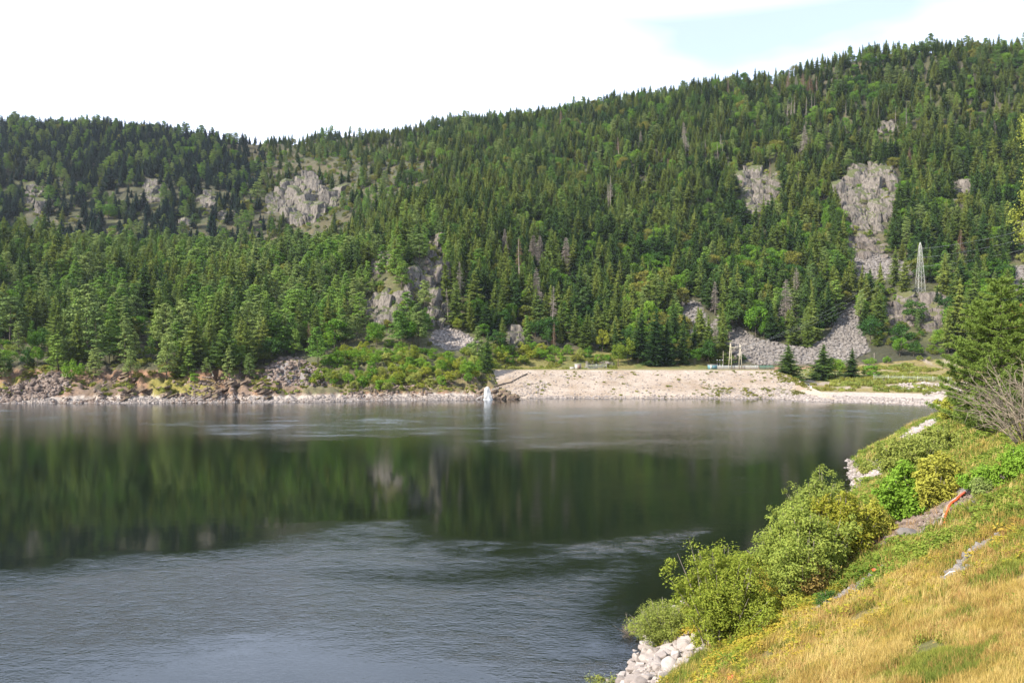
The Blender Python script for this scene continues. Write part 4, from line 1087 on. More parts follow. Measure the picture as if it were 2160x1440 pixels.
def scatter_stuff(name, pts, rot, scl, idx, protos, label, cat=None):
    """one object whose points carry copies of the given shapes"""
    me = bpy.data.meshes.new(name); n = len(pts)
    me.vertices.add(n); me.vertices.foreach_set('co', np.asarray(pts, dtype=np.float32).ravel())
    for nm, ty, arr in (("rot", 'FLOAT_VECTOR', rot), ("scl", 'FLOAT_VECTOR', scl)):
        a = me.attributes.new(nm, ty, 'POINT'); a.data.foreach_set('vector', np.asarray(arr, dtype=np.float32).ravel())
    a = me.attributes.new("pick", 'INT', 'POINT'); a.data.foreach_set('value', np.asarray(idx, dtype=np.int32).ravel())
    me.update()
    ob = link_mesh(name, me)
    coll = bpy.data.collections.new("shapes_"+name)
    for k, p_ in enumerate(protos):
        c = p_.copy(); c.name = "%03d_%s" % (k, name); coll.objects.link(c)
    g = bpy.data.node_groups.new(name, 'GeometryNodeTree')
    g.interface.new_socket("Geometry", in_out='INPUT', socket_type='NodeSocketGeometry')
    g.interface.new_socket("Geometry", in_out='OUTPUT', socket_type='NodeSocketGeometry')
    gi = g.nodes.new("NodeGroupInput"); go = g.nodes.new("NodeGroupOutput")
    ip = g.nodes.new("GeometryNodeInstanceOnPoints"); ci = g.nodes.new("GeometryNodeCollectionInfo")
    ci.inputs['Collection'].default_value = coll; ci.inputs['Separate Children'].default_value = True; ci.inputs['Reset Children'].default_value = True
    def attr(nm, dt):
        a = g.nodes.new("GeometryNodeInputNamedAttribute"); a.data_type = dt; a.inputs['Name'].default_value = nm; return a.outputs['Attribute']
    g.links.new(gi.outputs[0], ip.inputs['Points']); g.links.new(ci.outputs[0], ip.inputs['Instance'])
    ip.inputs['Pick Instance'].default_value = True
    g.links.new(attr("pick", 'INT'), ip.inputs['Instance Index'])
    g.links.new(attr("rot", 'FLOAT_VECTOR'), ip.inputs['Rotation']); g.links.new(attr("scl", 'FLOAT_VECTOR'), ip.inputs['Scale'])
    g.links.new(ip.outputs[0], go.inputs[0])
    md = ob.modifiers.new("scatter", 'NODES'); md.node_group = g
    tag(ob, label, cat, kind='stuff')
    return ob

STUFFL = {'spruce_tree': ('spruce_forest', 'dense dark spruce forest covering the slopes above the lake'), 'pine_tree': ('pine_forest', 'pine woods on the spur above the lake'),
          'broadleaf_tree': ('broadleaf_forest', 'broadleaf woods mixed among the conifers'), 'shrub': ('shrub_cover', 'scrub on the upper valley slopes'), 'dead_tree': ('dead_forest', 'dead trees scattered through the forest')}
first_hero = len(TREES)-len(hero_rows)
for k in STUFFL:
    ids = [q for q in range(len(TREES)) if TREES[q][0] == k]
    ids.sort(key=lambda q: -(vis[q]+(100000 if q >= first_hero else 0)))
    ind = [q for q in ids[:295] if vis[q] > 5 or q >= first_hero]; rest = [q for q in ids if q not in set(ind)]
    for q in ind: place_tree(TREES[q], GROUPN[k])
    tints = list(KINDS[k]); base = {}; protos = []
    for tn in tints: base[tn] = len(protos); protos += [e[3] for e in KINDS[k][tn]]
    if rest:
        R = [TREES[q] for q in rest]
        scatter_stuff(STUFFL[k][0], [(r[3], r[4], r[5]) for r in R], [(0.06*math.sin(r[3]*3.1), 0.06*math.cos(r[4]*2.7), r[7]) for r in R], [(r[6]*r[8], r[6]*r[8], r[6]) for r in R], [base[r[1]]+r[2] for r in R], protos, STUFFL[k][1])

# ------------------------------------------------------------------ rock: cliffs, scree, shore stones
def rock_shape(seed, n=7, rough=0.22, flat=1.0, blocky=0.55, ncut=7):
    """a cut, angular stone of about unit size"""
    rng = np.random.default_rng(seed)
    import itertools
    V = []; Q = []; k = 0; g = np.linspace(-1, 1, n)
    for ax in range(3):
        for s in (-1, 1):
            A, B = np.meshgrid(g, g)
            P = np.zeros((n*n, 3)); P[:, ax] = s; P[:, (ax+1) % 3] = A.ravel(); P[:, (ax+2) % 3] = (B*s).ravel()
            V.append(P)
            i = np.arange(n-1)[:, None]*n; j = np.arange(n-1)[None, :]
            Q.append(np.stack([i+j, i+j+1, i+n+j+1, i+n+j], -1).reshape(-1, 4)+k); k += n*n
    V = np.concatenate(V); Q = np.concatenate(Q)
    S = V/np.linalg.norm(V, axis=1)[:, None]
    P = V*blocky*0.8+S*(1-blocky)
    for c in range(ncut):        # planar cuts
        d = rng.normal(size=3); d /= np.linalg.norm(d); h = 0.58+0.3*rng.random()
        ex = np.clip(P @ d-h, 0, None); P = P-ex[:, None]*d*0.95
    nn = fbm(P[:, 0]*1.7+seed, P[:, 1]*1.7, P[:, 2]*1.7, 3, seed)
    P = P*(1+rough*nn)[:, None]
    P[:, 2] *= flat
    return P*0.5, Q

def stone_proto(name, seed, mat, n=5, **kw):
    P, Q = rock_shape(seed, n, **kw)
    b = MB(); b.add(P, Q)
    o = bpy.data.objects.new(name, b.mesh(name, [mat])); return o

def slope_dir(X, Y):
    e = 3.0
    gx_ = (zfun(np.array([X+e]), np.array([Y]))-zfun(np.array([X-e]), np.array([Y])))[0]/(2*e)
    gy_ = (zfun(np.array([X]), np.array([Y+e]))-zfun(np.array([X]), np.array([Y-e])))[0]/(2*e)
    return gx_, gy_

rr = np.random.default_rng(55)
for ci_, (words_, P, (d0, d1), bs, mt) in enumerate(CLIFFS):
    xs = [p[0] for p in P]; ysx = [p[1] for p in P]; b = MB()
    cpx, cpy = sum(xs)/len(xs), sum(ysx)/len(ysx)
    ox, oy, oz = ground_at(cpx, cpy, d0, d1)
    st = bs[0]/oy*F*0.58; stz = bs[2]/oy*F*0.52
    X_ = np.arange(min(xs), max(xs), st); Y_ = np.arange(min(ysx), max(ysx)+stz*0.5, stz)
    for yy in Y_:
        for xx in X_:
            jx, jy = xx+rr.uniform(-.5, .5)*st, yy+rr.uniform(-.5, .5)*stz
            if not inpoly(np.array([jx]), np.array([jy]), P)[0]: continue
            gx1, gy1, gz1 = ground_at(jx, jy, d0, d1)
            V, Q = rock_shape(900+ci_*97+int(rr.integers(1000)), 17, rough=0.16, blocky=1.0, ncut=10)
            s = np.array(bs)*rr.uniform(0.7, 1.3, 3)*np.array([1.2, 0.9, 1.1])*(1.75 if rr.random() < 0.28 else 0.95); V = V*s
            V[:, 1] += V[:, 2]*0.34            # lean back into the slope
            # vertical fluting
            fl = fbm((V[:, 0]+gx1)/3.4+(V[:, 2]+gz1)/20, (V[:, 2]+gz1)/11.0, octv=4, seed=21, gain=0.55); V[:, 1] += (1-abs(fl)*2)*0.9*min(1.5, bs[0]/6)
            V[:, 2] += (fbm((V[:, 0]+gx1)/3.0, (V[:, 1]+gy1)/3.0, octv=3, seed=25)*0.6)*(V[:, 2] > 0)
            a = rr.normal()*0.45; ca, sa = math.cos(a), math.sin(a)
            V = np.stack([V[:, 0]*ca-V[:, 1]*sa, V[:, 0]*sa+V[:, 1]*ca, V[:, 2]], 1)
            b.add(V+np.array([gx1-ox, gy1-oy+bs[1]*0.10, gz1-oz+bs[2]*0.06]), Q)
    if b.n:
        o_ = b.obj("rock_outcrop", M[mt]); o_.location = (ox, oy, oz)
        tag(o_, words_, 'cliff', 'rock outcrops on the slopes')

SP = {k: [stone_proto(k+"_stone", 700+i_*13+len(k), M[k], 4 if k != 'white_stone' else 6, flat=0.7) for i_ in range(5)] for k in ('scree', 'shore_stone', 'bank_stone', 'white_stone')}
def stones(name, cand, protos, size, label, seed=1, sink=0.15):
    """cand: (n,2) ground positions"""
    r = np.random.default_rng(seed); n = len(cand)
    z = zfun(cand[:, 0], cand[:, 1]); s = size[0]+(size[1]-size[0])*r.random(n)**2.2
    pts = np.stack([cand[:, 0], cand[:, 1], z+s*sink], 1)
    rot = r.uniform(-0.6, 0.6, (n, 3)); rot[:, 2] = r.random(n)*6.28
    scl = s[:, None]*r.uniform(0.75, 1.3, (n, 3))
    return scatter_stuff(name, pts, rot, scl, r.integers(0, len(protos), n), protos, label)

def fill_poly(P, n, d0, d1, seed):
    r = np.random.default_rng(seed); out = []
    xs = [p[0] for p in P]
    Y = np.sqrt(r.uniform(d0**2, d1**2, n*30)); X = (r.uniform(min(xs), max(xs), n*30)-CX)/F*Y
    Z = zfun(X, Y); a, b = project(X, Y, Z); m_ = inpoly(a, b, P)
    return np.stack([X[m_], Y[m_]], 1)[:n]
stones("scree_slope", np.concatenate([fill_poly(SCREES['big'], 5200, 385, 560, 1), fill_poly(SCREES['strip'], 700, 385, 560, 2)]), SP['scree'], (0.5, 2.1), 'long grey scree of broken rock behind the dam', 3)
stones("scree_patch", fill_poly(SCREES['mid'], 900, 340, 480, 4), SP['shore_stone'], (0.6, 1.9), 'short pale scree above the bushes left of the dam', 5)
stones("upper_scree", np.concatenate([fill_poly(SCREES['high'], 900, 420, 700, 6), fill_poly(SCREES['edge'], 300, 360, 700, 7)]), SP['scree'], (0.8, 2.4), 'upper scree of pale rubble under the grey rocky steps', 8)
stones("shore_scree", np.concatenate([fill_poly(SCREES['left'], 900, 300, 400, 9), fill_poly(SCREES['farleft'], 1300, 300, 400, 10)]), SP['bank_stone'], (0.6, 2.2), 'heaps of broken grey rock on the left shore', 11)
# rubble all along the left shore, pale near the water
r = np.random.default_rng(12)
X = r.uniform(-215, 5, 9000); D = r.random(9000)**1.3*26
pxs = CX+F*X/318; Y = np.interp(pxs, _fine, _YF[:, 2])+D-1.5
Y = np.interp(CX+F*X/Y, _fine, _YF[:, 2])+D-1.5
nn = fbm(X/9, Y/9, octv=3, seed=77); m_ = nn+0.08-D/60 > 0.0
stones("shore_rubble", np.stack([X[m_], Y[m_]], 1), SP['bank_stone'], (0.3, 1.5), 'brown and grey rubble along the left shore', 13)
D2 = r.random(9000)**1.6*4.2; Y2 = np.interp(CX+F*X/Y, _fine, _YF[:, 2])+D2-1.8
stones("pale_shore_stones", np.stack([X, Y2], 1), SP['shore_stone'], (0.25, 0.95), 'pale washed stones at the waterline of the left shore', 14)
# shelf shore east of the dam
n = 7000; pxx = r.uniform(1640, 2160, n); D = r.random(n)**1.3*16
Y = np.interp(pxx, _fine, _YF[:, 2]); Y = Y+D-1.5; X = (pxx-CX)/F*Y
stones("pale_beach_stones", np.stack([X, Y], 1), SP['shore_stone'], (0.3, 1.4), 'pale beach stones along the curving shore beyond the dam', 15)
stones("shelf_rubble", fill_poly([(1880, 812), (1960, 806), (2020, 815), (2030, 830), (1980, 832), (1890, 820)], 500, 290, 400, 16), SP['white_stone'], (0.6, 1.6), 'heap of white rubble on the grassy shelf', 17)
# near bank shore stones beyond the bushes
for nm, P, n, sz, lab in (("bank_shore_stones", [(1815, 1015), (1820, 985), (1895, 962), (1900, 975), (1850, 1010)], 420, (0.35, 1.1), 'pale stones at the water below the green bushes'),
                          ("point_stones", [(1885, 930), (1945, 895), (1985, 880), (1975, 905), (1920, 935)], 420, (0.5, 1.4), 'pale stones on the point by the big pine')):
    stones(nm, fill_poly(P, n, 90, 260, 18+n), SP['white_stone'], sz, lab, 19)

# ------------------------------------------------------------------ the dam
m, t, o = new_mat("dam_gravel"); M['dam'] = m
p = N(t, "ShaderNodeBsdfPrincipled", Roughness=0.95); geo = N(t, "ShaderNodeNewGeometry")
nz = N(t, "ShaderNodeTexNoise", Scale=1.6, Detail=8.0, Roughness=0.75); t.links.new(geo.outputs['Position'], nz.inputs['Vector'])
nb = N(t, "ShaderNodeTexNoise", Scale=0.09, Detail=7.0, Roughness=0.65); t.links.new(geo.outputs['Position'], nb.inputs['Vector'])
r1 = ramp(t, [(0.32, (0.20, 0.165, 0.135)), (0.48, (0.345, 0.292, 0.243)), (0.68, (0.45, 0.388, 0.33))]); t.links.new(nz.outputs['Fac'], r1.inputs['Fac'])
r2 = ramp(t, [(0.36, (1.08, 1.04, 1.0)), (0.5, (0.92, 0.88, 0.83)), (0.64, (0.76, 0.68, 0.58))]); t.links.new(nb.outputs['Fac'], r2.inputs['Fac'])
mu = N(t, "ShaderNodeMixRGB", blend_type='MULTIPLY'); mu.inputs['Fac'].default_value = 1
t.links.new(r1.outputs[0], mu.inputs['Color1']); t.links.new(r2.outputs[0], mu.inputs['Color2']); t.links.new(mu.outputs[0], p.inputs['Base Color'])
bp = N(t, "ShaderNodeBump", Strength=0.8, Distance=0.35); t.links.new(nz.outputs['Fac'], bp.inputs['Height']); t.links.new(bp.outputs[0], p.inputs['Normal'])
t.links.new(p.outputs[0], o.inputs['Surface'])
M['crest'] = plain_mat("crest_grass", (0.27, 0.23, 0.07), (0.17, 0.17, 0.045), 0.5, 0.95)

FOOT = [(1068, 336), (1200, 335), (1400, 334), (1640, 332), (1690, 326), (1740, 318), (1775, 311)]      # px, Y
CREST = [(1036, 366), (1200, 366), (1400, 366), (1632, 364), (1668, 352), (1712, 334), (1768, 316)]
CZ = [11.3, 11.3, 11.3, 11.2, 9.0, 4.6, 0.6]
tt = np.linspace(0, 6, 420); kk = np.arange(7)
fpx = np.interp(tt, kk, [a[0] for a in FOOT]); fY = np.interp(tt, kk, [a[1] for a in FOOT]); cpx = np.interp(tt, kk, [a[0] for a in CREST]); cY = np.interp(tt, kk, [a[1] for a in CREST]); cz = np.interp(tt, kk, CZ)
fX = (fpx-CX)/F*fY; cX = (cpx-CX)/F*cY
s_ = np.linspace(0, 1, 46)[:, None]
DX = fX*(1-s_)+cX*s_; DY = fY*(1-s_)+cY*s_; DZ = -1.2*(1-s_)+cz*s_
DY0 = DY.copy()
rough = fbm(DX/1.1, DY0/1.1, DZ/1.1, 3, 61)*0.22+fbm(DX/12, DZ/6, octv=3, seed=62)*0.35
DY = DY-rough*np.clip(np.minimum(s_, 1-s_)*8, 0, 1); DZ = DZ+rough*0.5*np.clip((1-s_)*8, 0, 1)
V = np.stack([DX, DY, DZ], -1).reshape(-1, 3); nu = len(tt); ny = 46
i = np.arange(ny-1)[:, None]*nu; j = np.arange(nu-1)[None, :]
Q = np.stack([i+j, i+j+1, i+nu+j+1, i+nu+j], -1).reshape(-1, 4)
dam = empty("embankment_dam", (50, 366, 11.3))
tag(dam, 'long pale gravel embankment dam closing the far end of the lake', 'dam')
def in_dam(V): return V-np.array([50, 366, 11.3])
link_mesh("gravel_face", mesh_np("gravel_face", in_dam(V), [Q], [M['dam']]), dam)
s2 = np.array([0, 0.25, 0.75, 1.0])[:, None]
sel = tt <= 3.02
CXg = cX[sel]*(1+0*s2); CYg = cY[sel]+s2*9.0-0.05; CZg = cz[sel]+0.06+np.array([0, 0.12, 0.12, -1.0])[:, None]+fbm(CXg/2, CYg/2, octv=2, seed=8)*0.05
V2 = np.stack([CXg, CYg, CZg], -1).reshape(-1, 3); nu2 = sel.sum()
i = np.arange(3)[:, None]*nu2; j = np.arange(nu2-1)[None, :]
Q2 = np.stack([i+j, i+j+1, i+nu2+j+1, i+nu2+j], -1).reshape(-1, 4)
link_mesh("crest_road", mesh_np("crest_road", in_dam(V2), [Q2], [M['crest']], smooth=True), dam)

def dam_points(n, t0, t1, s0, s1, seed, clump=None):
    r = np.random.default_rng(seed); T_ = r.uniform(t0, t1, n); S_ = r.uniform(s0, s1, n)
    ti = (T_/6*(len(tt)-1)).astype(int).clip(0, len(tt)-1); si = (S_*45).astype(int)
    P = np.stack([DX[si, ti], DY[si, ti], DZ[si, ti]], 1)
    if clump is not None:
        m_ = fbm(P[:, 0]/5, P[:, 2]/2.5, octv=2, seed=seed) > clump; P = P[m_]
    return P
def tuft_shape(seed, n=26, h=0.6, spread=0.35, w=0.05, lean=0.5, mat=None, name="tuft"):
    rng = np.random.default_rng(seed); V = []; T = []
    for k in range(n):
        a = rng.random()*6.28; rr_ = spread*rng.random()**0.6; b0 = np.array([math.cos(a)*rr_, math.sin(a)*rr_, -0.02])
        hh_ = h*(0.55+0.6*rng.random()); la = rng.random()*6.28; lv = lean*rng.random()*hh_
        p = np.array([math.cos(la), math.sin(la), 0]); sd = np.array([-p[1], p[0], 0])*w*0.5
        m1_ = b0+p*lv*0.35+np.array([0, 0, hh_*0.6]); tp = b0+p*lv+np.array([0, 0, hh_*(1-0.2*rng.random())])
        s = len(V); V += [b0-sd, b0+sd, m1_+sd*0.7, m1_-sd*0.7, tp]; T += [[s, s+1, s+2], [s, s+2, s+3], [s+3, s+2, s+4]]
    b = MB(); b.add(V, None, T); return bpy.data.objects.new(name, b.mesh(name, [mat]))
weed = [tuft_shape(k, 30, 0.55, 0.45, 0.12, 0.9, M['leaf_olive'], "weed") for k in range(3)]
Pw = np.concatenate([dam_points(700, 0.3, 4.2, 0.12, 0.97, 1, 0.1), dam_points(700, 2.4, 4.3, 0.15, 0.42, 2, 0.05), dam_points(160, 2.8, 4.8, 0.7, 1.0, 3)])
r = np.random.default_rng(3); n = len(Pw)
scatter_stuff("dam_weeds", Pw, np.stack([0*Pw[:, 0], 0*Pw[:, 0], r.random(n)*6.28], 1), (r.random((n, 1))**1.5*1.5+0.5)*np.array([[1.0, 1.0, 0.8]]), r.integers(0, 3, n), weed, 'tufts of weed growing on the gravel face of the dam')
Ps = np.concatenate([dam_points(2600, 0.4, 6, 0.08, 0.17, 4), dam_points(2600, 2.4, 5.4, 0.08, 0.42, 5), dam_points(1500, 0.2, 4, 0.1, 0.95, 6), dam_points(500, 0.0, 0.7, 0.08, 0.6, 7)])
n = len(Ps)
scatter_stuff("dam_stones", Ps, r.uniform(-0.5, 0.5, (n, 3)), (0.3+r.random((n, 1))**2*0.9)*np.ones((1, 3)), r.integers(0, 5, n), SP['shore_stone'], 'pale stones lying on the gravel face of the dam')

# rocky abutment around the outfall
b = MB(); rr = np.random.default_rng(64)
ax, ay = (1045-CX)/F*333, 333.0
for q in range(46):
    pxq = rr.uniform(1000, 1092); hmax = np.interp(pxq, [1000, 1022, 1045, 1092], [1.0, 4.4, 4.8, 1.0])
    V, Q = rock_shape(1500+q, 8, rough=0.3, blocky=0.7)
    s = np.array([3.2, 2.6, 2.4])*rr.uniform(0.5, 1.2, 3); V = V*s
    z = rr.uniform(0, hmax); Yq = 330+z*1.1+rr.random()*1.5
    V[:, 0] += V[:, 2]*0.5
    b.add(V+np.array([(pxq-CX)/F*Yq-ax, Yq-ay, z]), Q)
o_ = b.obj("rock_outcrop", M['rock_brown']); o_.location = (ax, ay, 0)
tag(o_, 'dark brown wet rocks around the fountain at the end of the dam', 'cliff', 'rock outcrops on the slopes')

# brown slabs slanting into the lake on the left shore
for q, (x0, x1, y_, h_, lab) in enumerate([(255, 320, 838, 5.0, 'dark slanting slabs at the waterline of the left shore'), (330, 400, 832, 4.2, 'brown slanting ledges beside the tiny shrub on the left shore'), (425, 470, 838, 4.0, 'square dark block at the waterline of the left shore'),
                                           (470, 560, 820, 4.5, 'ochre slab ledges under the bleached log'), (235, 290, 800, 4.0, 'grey cracked ledge above the slanting slabs'), (540, 585, 838, 3.2, 'pale ledge where the grassy shore terrace begins')]):
    b = MB(); cx = (x0+x1)/2; ox, oy, oz = ground_at(cx, y_, 280, 420)
    for k in range(9):
        xx = rr.uniform(x0, x1); gx1, gy1, gz1 = ground_at(xx, y_+rr.uniform(-14, 6), 280, 420)
        V, Q = rock_shape(1700+q*40+k, 8, rough=0.25, blocky=0.85); V = V*np.array([4.6, 3.6, 1.5])*rr.uniform(0.5, 1.15, 3)
        V[:, 2] += V[:, 0]*0.38
        b.add(V+np.array([gx1-ox, gy1-oy, gz1-oz+0.4]), Q)
    o_ = b.obj("rock_ledge", M['rock_brown']); o_.location = (ox, oy, oz); tag(o_, lab, 'rock ledge', 'ledges of the left shore')

# ------------------------------------------------------------------ small works around the dam
M['concrete'] = plain_mat("concrete", (0.50, 0.47, 0.43), (0.36, 0.34, 0.31), 1.5, 0.9)
M['door_brown'] = plain_mat("door_brown", (0.20, 0.13, 0.11), (0.15, 0.10, 0.08), 2, 0.7)
M['steel'] = plain_mat("galvanised_steel", (0.55, 0.55, 0.51), (0.42, 0.42, 0.39), 0.6, 0.5, 0.2)
M['timber'] = plain_mat("pale_timber", (0.56, 0.51, 0.39), (0.42, 0.37, 0.28), 0.8, 0.85)
M['fence_green'] = plain_mat("fence_green", (0.06, 0.20, 0.14), (0.04, 0.14, 0.10), 0.8, 0.6)
M['fence_blue'] = plain_mat("cabin_blue", (0.16, 0.30, 0.33), (0.11, 0.23, 0.26), 0.8, 0.6)
M['fence_grey'] = plain_mat("fence_grey", (0.45, 0.48, 0.45), (0.35, 0.38, 0.36), 0.8, 0.6)
M['wire'] = plain_mat("wire", (0.45, 0.46, 0.45), None, 1.0, 0.4, 0.5)
M['white'] = plain_mat("white_paint", (0.80, 0.80, 0.80), (0.74, 0.74, 0.74), 0.5, 0.35)
M['dark_glass'] = plain_mat("dark_glass", (0.03, 0.035, 0.04), None, 1.0, 0.08)
M['rubber'] = plain_mat("rubber", (0.03, 0.03, 0.03), None, 1.0, 0.9)
M['dark'] = plain_mat("dark_metal", (0.09, 0.08, 0.07), None, 1.0, 0.7)
M['orange'] = plain_mat("orange_plastic", (0.75, 0.13, 0.03), (0.60, 0.09, 0.03), 2.0, 0.5)
M['cream'] = plain_mat("cream_hose", (0.48, 0.40, 0.34), (0.34, 0.26, 0.21), 1.5, 0.5)

def at_px(px_, Y_, z=None):
    X_ = (px_-CX)/F*Y_
    return X_, Y_, (float(zfun(np.array([X_]), np.array([Y_]))[0]) if z is None else z)

hx_, hy_, hz_ = at_px(1219, 378, 11.4)
hut = empty("concrete_hut", (hx_, hy_, hz_-0.05)); tag(hut, 'small square concrete hut with brown door on the dam crest', 'hut')
b = MB(); b.box((0, 0, 1.15), (2.9, 2.6, 2.5)); b.obj("wall", M['concrete'], hut)
b = MB(); b.box((0, 0, 2.52), (3.3, 3.0, 0.22)); b.obj("roof", M['concrete'], hut)
b = MB(); b.box((0.45, -1.33, 1.05), (1.5, 0.10, 1.9)); b.obj("door", M['door_brown'], hut)
b = MB(); b.box((0, 0, 0.45), (2.2, 1.6, 1.1)); b.box((0, 0, 1.03), (2.35, 1.75, 0.1))
o_ = b.obj("concrete_block", M['concrete']); o_.location = at_px(1207, 378, 11.4); tag(o_, 'low concrete block beside the hut', 'concrete block')

# timber gantry (two A-frames and a double crossbar)
gx_, gy_, gz_ = at_px(1551, 376, 11.3)
gan = empty("line_gantry", (gx_, gy_, gz_)); tag(gan, 'tall pale timber gantry of two A-frames with crossbar', 'gantry')
Hh = 12.3
for sx in (-2.25, 2.25):
    for dx in (-0.75, 0.75):
        b = MB(); top = 0.12 if sx < 0 else 0.12; b.tube([(sx*1.08+dx, 0, -0.3), (sx+math.copysign(top, dx), 0, Hh*(1.0 if (sx < 0 or dx < 0) else 0.94))], [0.18, 0.13], 8); b.obj("leg", M['timber'], gan)
    b = MB(); b.box((sx*1.04, 0, 5.2), (1.1, 0.16, 0.18)); b.obj("stay", M['timber'], gan)
b = MB(); b.box((0, -0.22, 10.35), (5.3, 0.14, 0.26)); b.box((0, 0.22, 9.75), (5.1, 0.14, 0.22)); b.obj("crossbar", M['timber'], gan)
for k in (-1.5, 0, 1.5):
    b = MB(); b.tube([(k, -0.22, 10.2), (k, -0.22, 9.3)], 0.10, 6); b.obj("insulator", M['dark'], gan)

# substation: cabin, palisade fence, breaker columns
cab = empty("equipment_cabin", at_px(1503, 381, 11.3)); tag(cab, 'low blue-grey equipment cabin at the end of the green fence', 'cabin')
b = MB(); b.box((0, 0, 1.0), (4.2, 2.4, 2.1)); b.obj("wall", M['fence_blue'], cab)
b = MB(); b.box((0, 0, 2.12), (4.5, 2.7, 0.16)); b.obj("roof", M['steel'], cab)
b = MB(); b.box((-0.9, -1.22, 0.95), (1.0, 0.06, 1.8)); b.obj("door", M['fence_grey'], cab)
def palisade(name, p0, p1, h, mats, label, mesh=False, step=0.25, post=2.6):
    root = empty(name, p0); tag(root, label, 'fence')
    d = np.array(p1)-np.array(p0); L = np.linalg.norm(d[:2]); u = d/L
    b = MB(); ang = math.atan2(d[1], d[0])
    for q in range(int(L/step)):
        c = u*(q*step+step/2); b.box((c[0], c[1], c[2]+h*0.5), (step*0.55 if not mesh else 0.06, 0.04, h), ang)
    for zz in (0.25, 0.8):
        b.box((d[0]/2, d[1]/2+0.04, d[2]/2+h*zz), (L, 0.05, 0.07), ang)
    b.obj("fence_panel", mats[0], root)
    for q in range(int(L/post)+1):
        c = u*min(q*post, L); b = MB(); b.box((c[0], c[1]-0.07, c[2]+h*0.54), (0.12, 0.10, h*1.1), ang); b.obj("post", mats[1], root)
    return root
palisade("palisade_fence", at_px(1513, 377, 11.25), at_px(1601, 377, 11.25), 1.9, (M['fence_grey'], M['steel']), 'pale see-through fence in front of the substation')
palisade("palisade_fence", at_px(1602, 377, 11.25), at_px(1634, 377, 11.25), 1.9, (M['fence_green'], M['fence_green']), 'solid looking dark green fence at the right end of the substation', step=0.17)
palisade("wire_fence", at_px(1843, 366), at_px(2010, 352), 2.6, (M['fence_grey'], M['steel']), 'long grey wire fence across the shelf below the mossy crag', mesh=True, step=0.5, post=6)
palisade("wire_fence", at_px(1236, 392), at_px(1280, 392), 2.6, (M['fence_grey'], M['steel']), 'short wire fence in the bushes above the hut', mesh=True, step=0.5, post=5)
for k, (x, lab) in enumerate([(1513, 'first switchgear column, beside the cabin'), (1518.5, 'middle switchgear column behind the pale fence'), (1524, 'third switchgear column, beside the tall mast')]):
    root = empty("switchgear_column", at_px(x, 383, 11.3)); tag(root, lab, 'switchgear', 'switchgear columns of the substation')
    b = MB(); b.tube([(0, 0, 0), (0, 0, 2.4)], 0.10, 6); b.obj("stand", M['steel'], root)
    b = MB()
    for q in range(6): b.tube([(0, 0, 2.4+q*0.3), (0, 0, 2.52+q*0.3)], 0.20, 8); b.tube([(0, 0, 2.5+q*0.3), (0, 0, 2.72+q*0.3)], 0.10, 8)
    b.obj("insulator", M['dark'], root)
    b = MB(); b.tube([(0, 0, 4.2), (0, 0, 4.45)], 0.24, 8); b.obj("cap", M['white'], root)
root = empty("lightning_mast", at_px(1525.5, 385, 11.3)); tag(root, 'thin grey mast standing behind the switchgear', 'mast')
b = MB(); b.tube([(0, 0, 0), (0, 0, 8.8)], [0.10, 0.05], 6); b.obj("pole", M['timber'], root); b = MB(); b.box((0, 0, 6.6), (1.0, 0.07, 0.07)); b.obj("arm", M['timber'], root)

# van behind the spruces
vx = at_px(1699, 352); vr = empty("white_van", (vx[0], vx[1], vx[2])); vr.rotation_euler = (0, 0, 0.35)
tag(vr, 'white van parked behind the dark spruces at the end of the dam', 'van')
prof = [(-2.7, 0.35), (2.65, 0.35), (2.7, 1.0), (1.75, 1.25), (1.15, 2.15), (0.8, 2.35), (-2.55, 2.35), (-2.7, 2.1)]
b = MB(); n = len(prof); V = [(x, -0.98, z) for x, z in prof]+[(x, 0.98, z) for x, z in prof]
Q = [[k, (k+1) % n, n+(k+1) % n, n+k] for k in range(n)]
T = [[0, k, k+1] for k in range(1, n-1)]+[[n, n+k+1, n+k] for k in range(1, n-1)]
b.add(V, Q, T); b.obj("body", M['white'], vr)
b = MB(); V = [(1.72, -0.85, 1.30), (1.72, 0.85, 1.30), (1.20, 0.85, 2.10), (1.20, -0.85, 2.10)]; b.add(np.array(V)+np.array([0.02, 0, 0.02]), [[0, 1, 2, 3]]); b.obj("windscreen", M['dark_glass'], vr)
for sy in (-1, 1):
    b = MB(); b.box((0.75, sy*0.985, 1.6), (0.9, 0.02, 0.6)); b.obj("side_window", M['dark_glass'], vr)
    for sx in (-1.7, 1.75):
        b = MB(); b.tube([(sx, sy*0.80, 0.36), (sx, sy*1.0, 0.36)], 0.36, 16); b.obj("wheel", M['rubber'], vr)

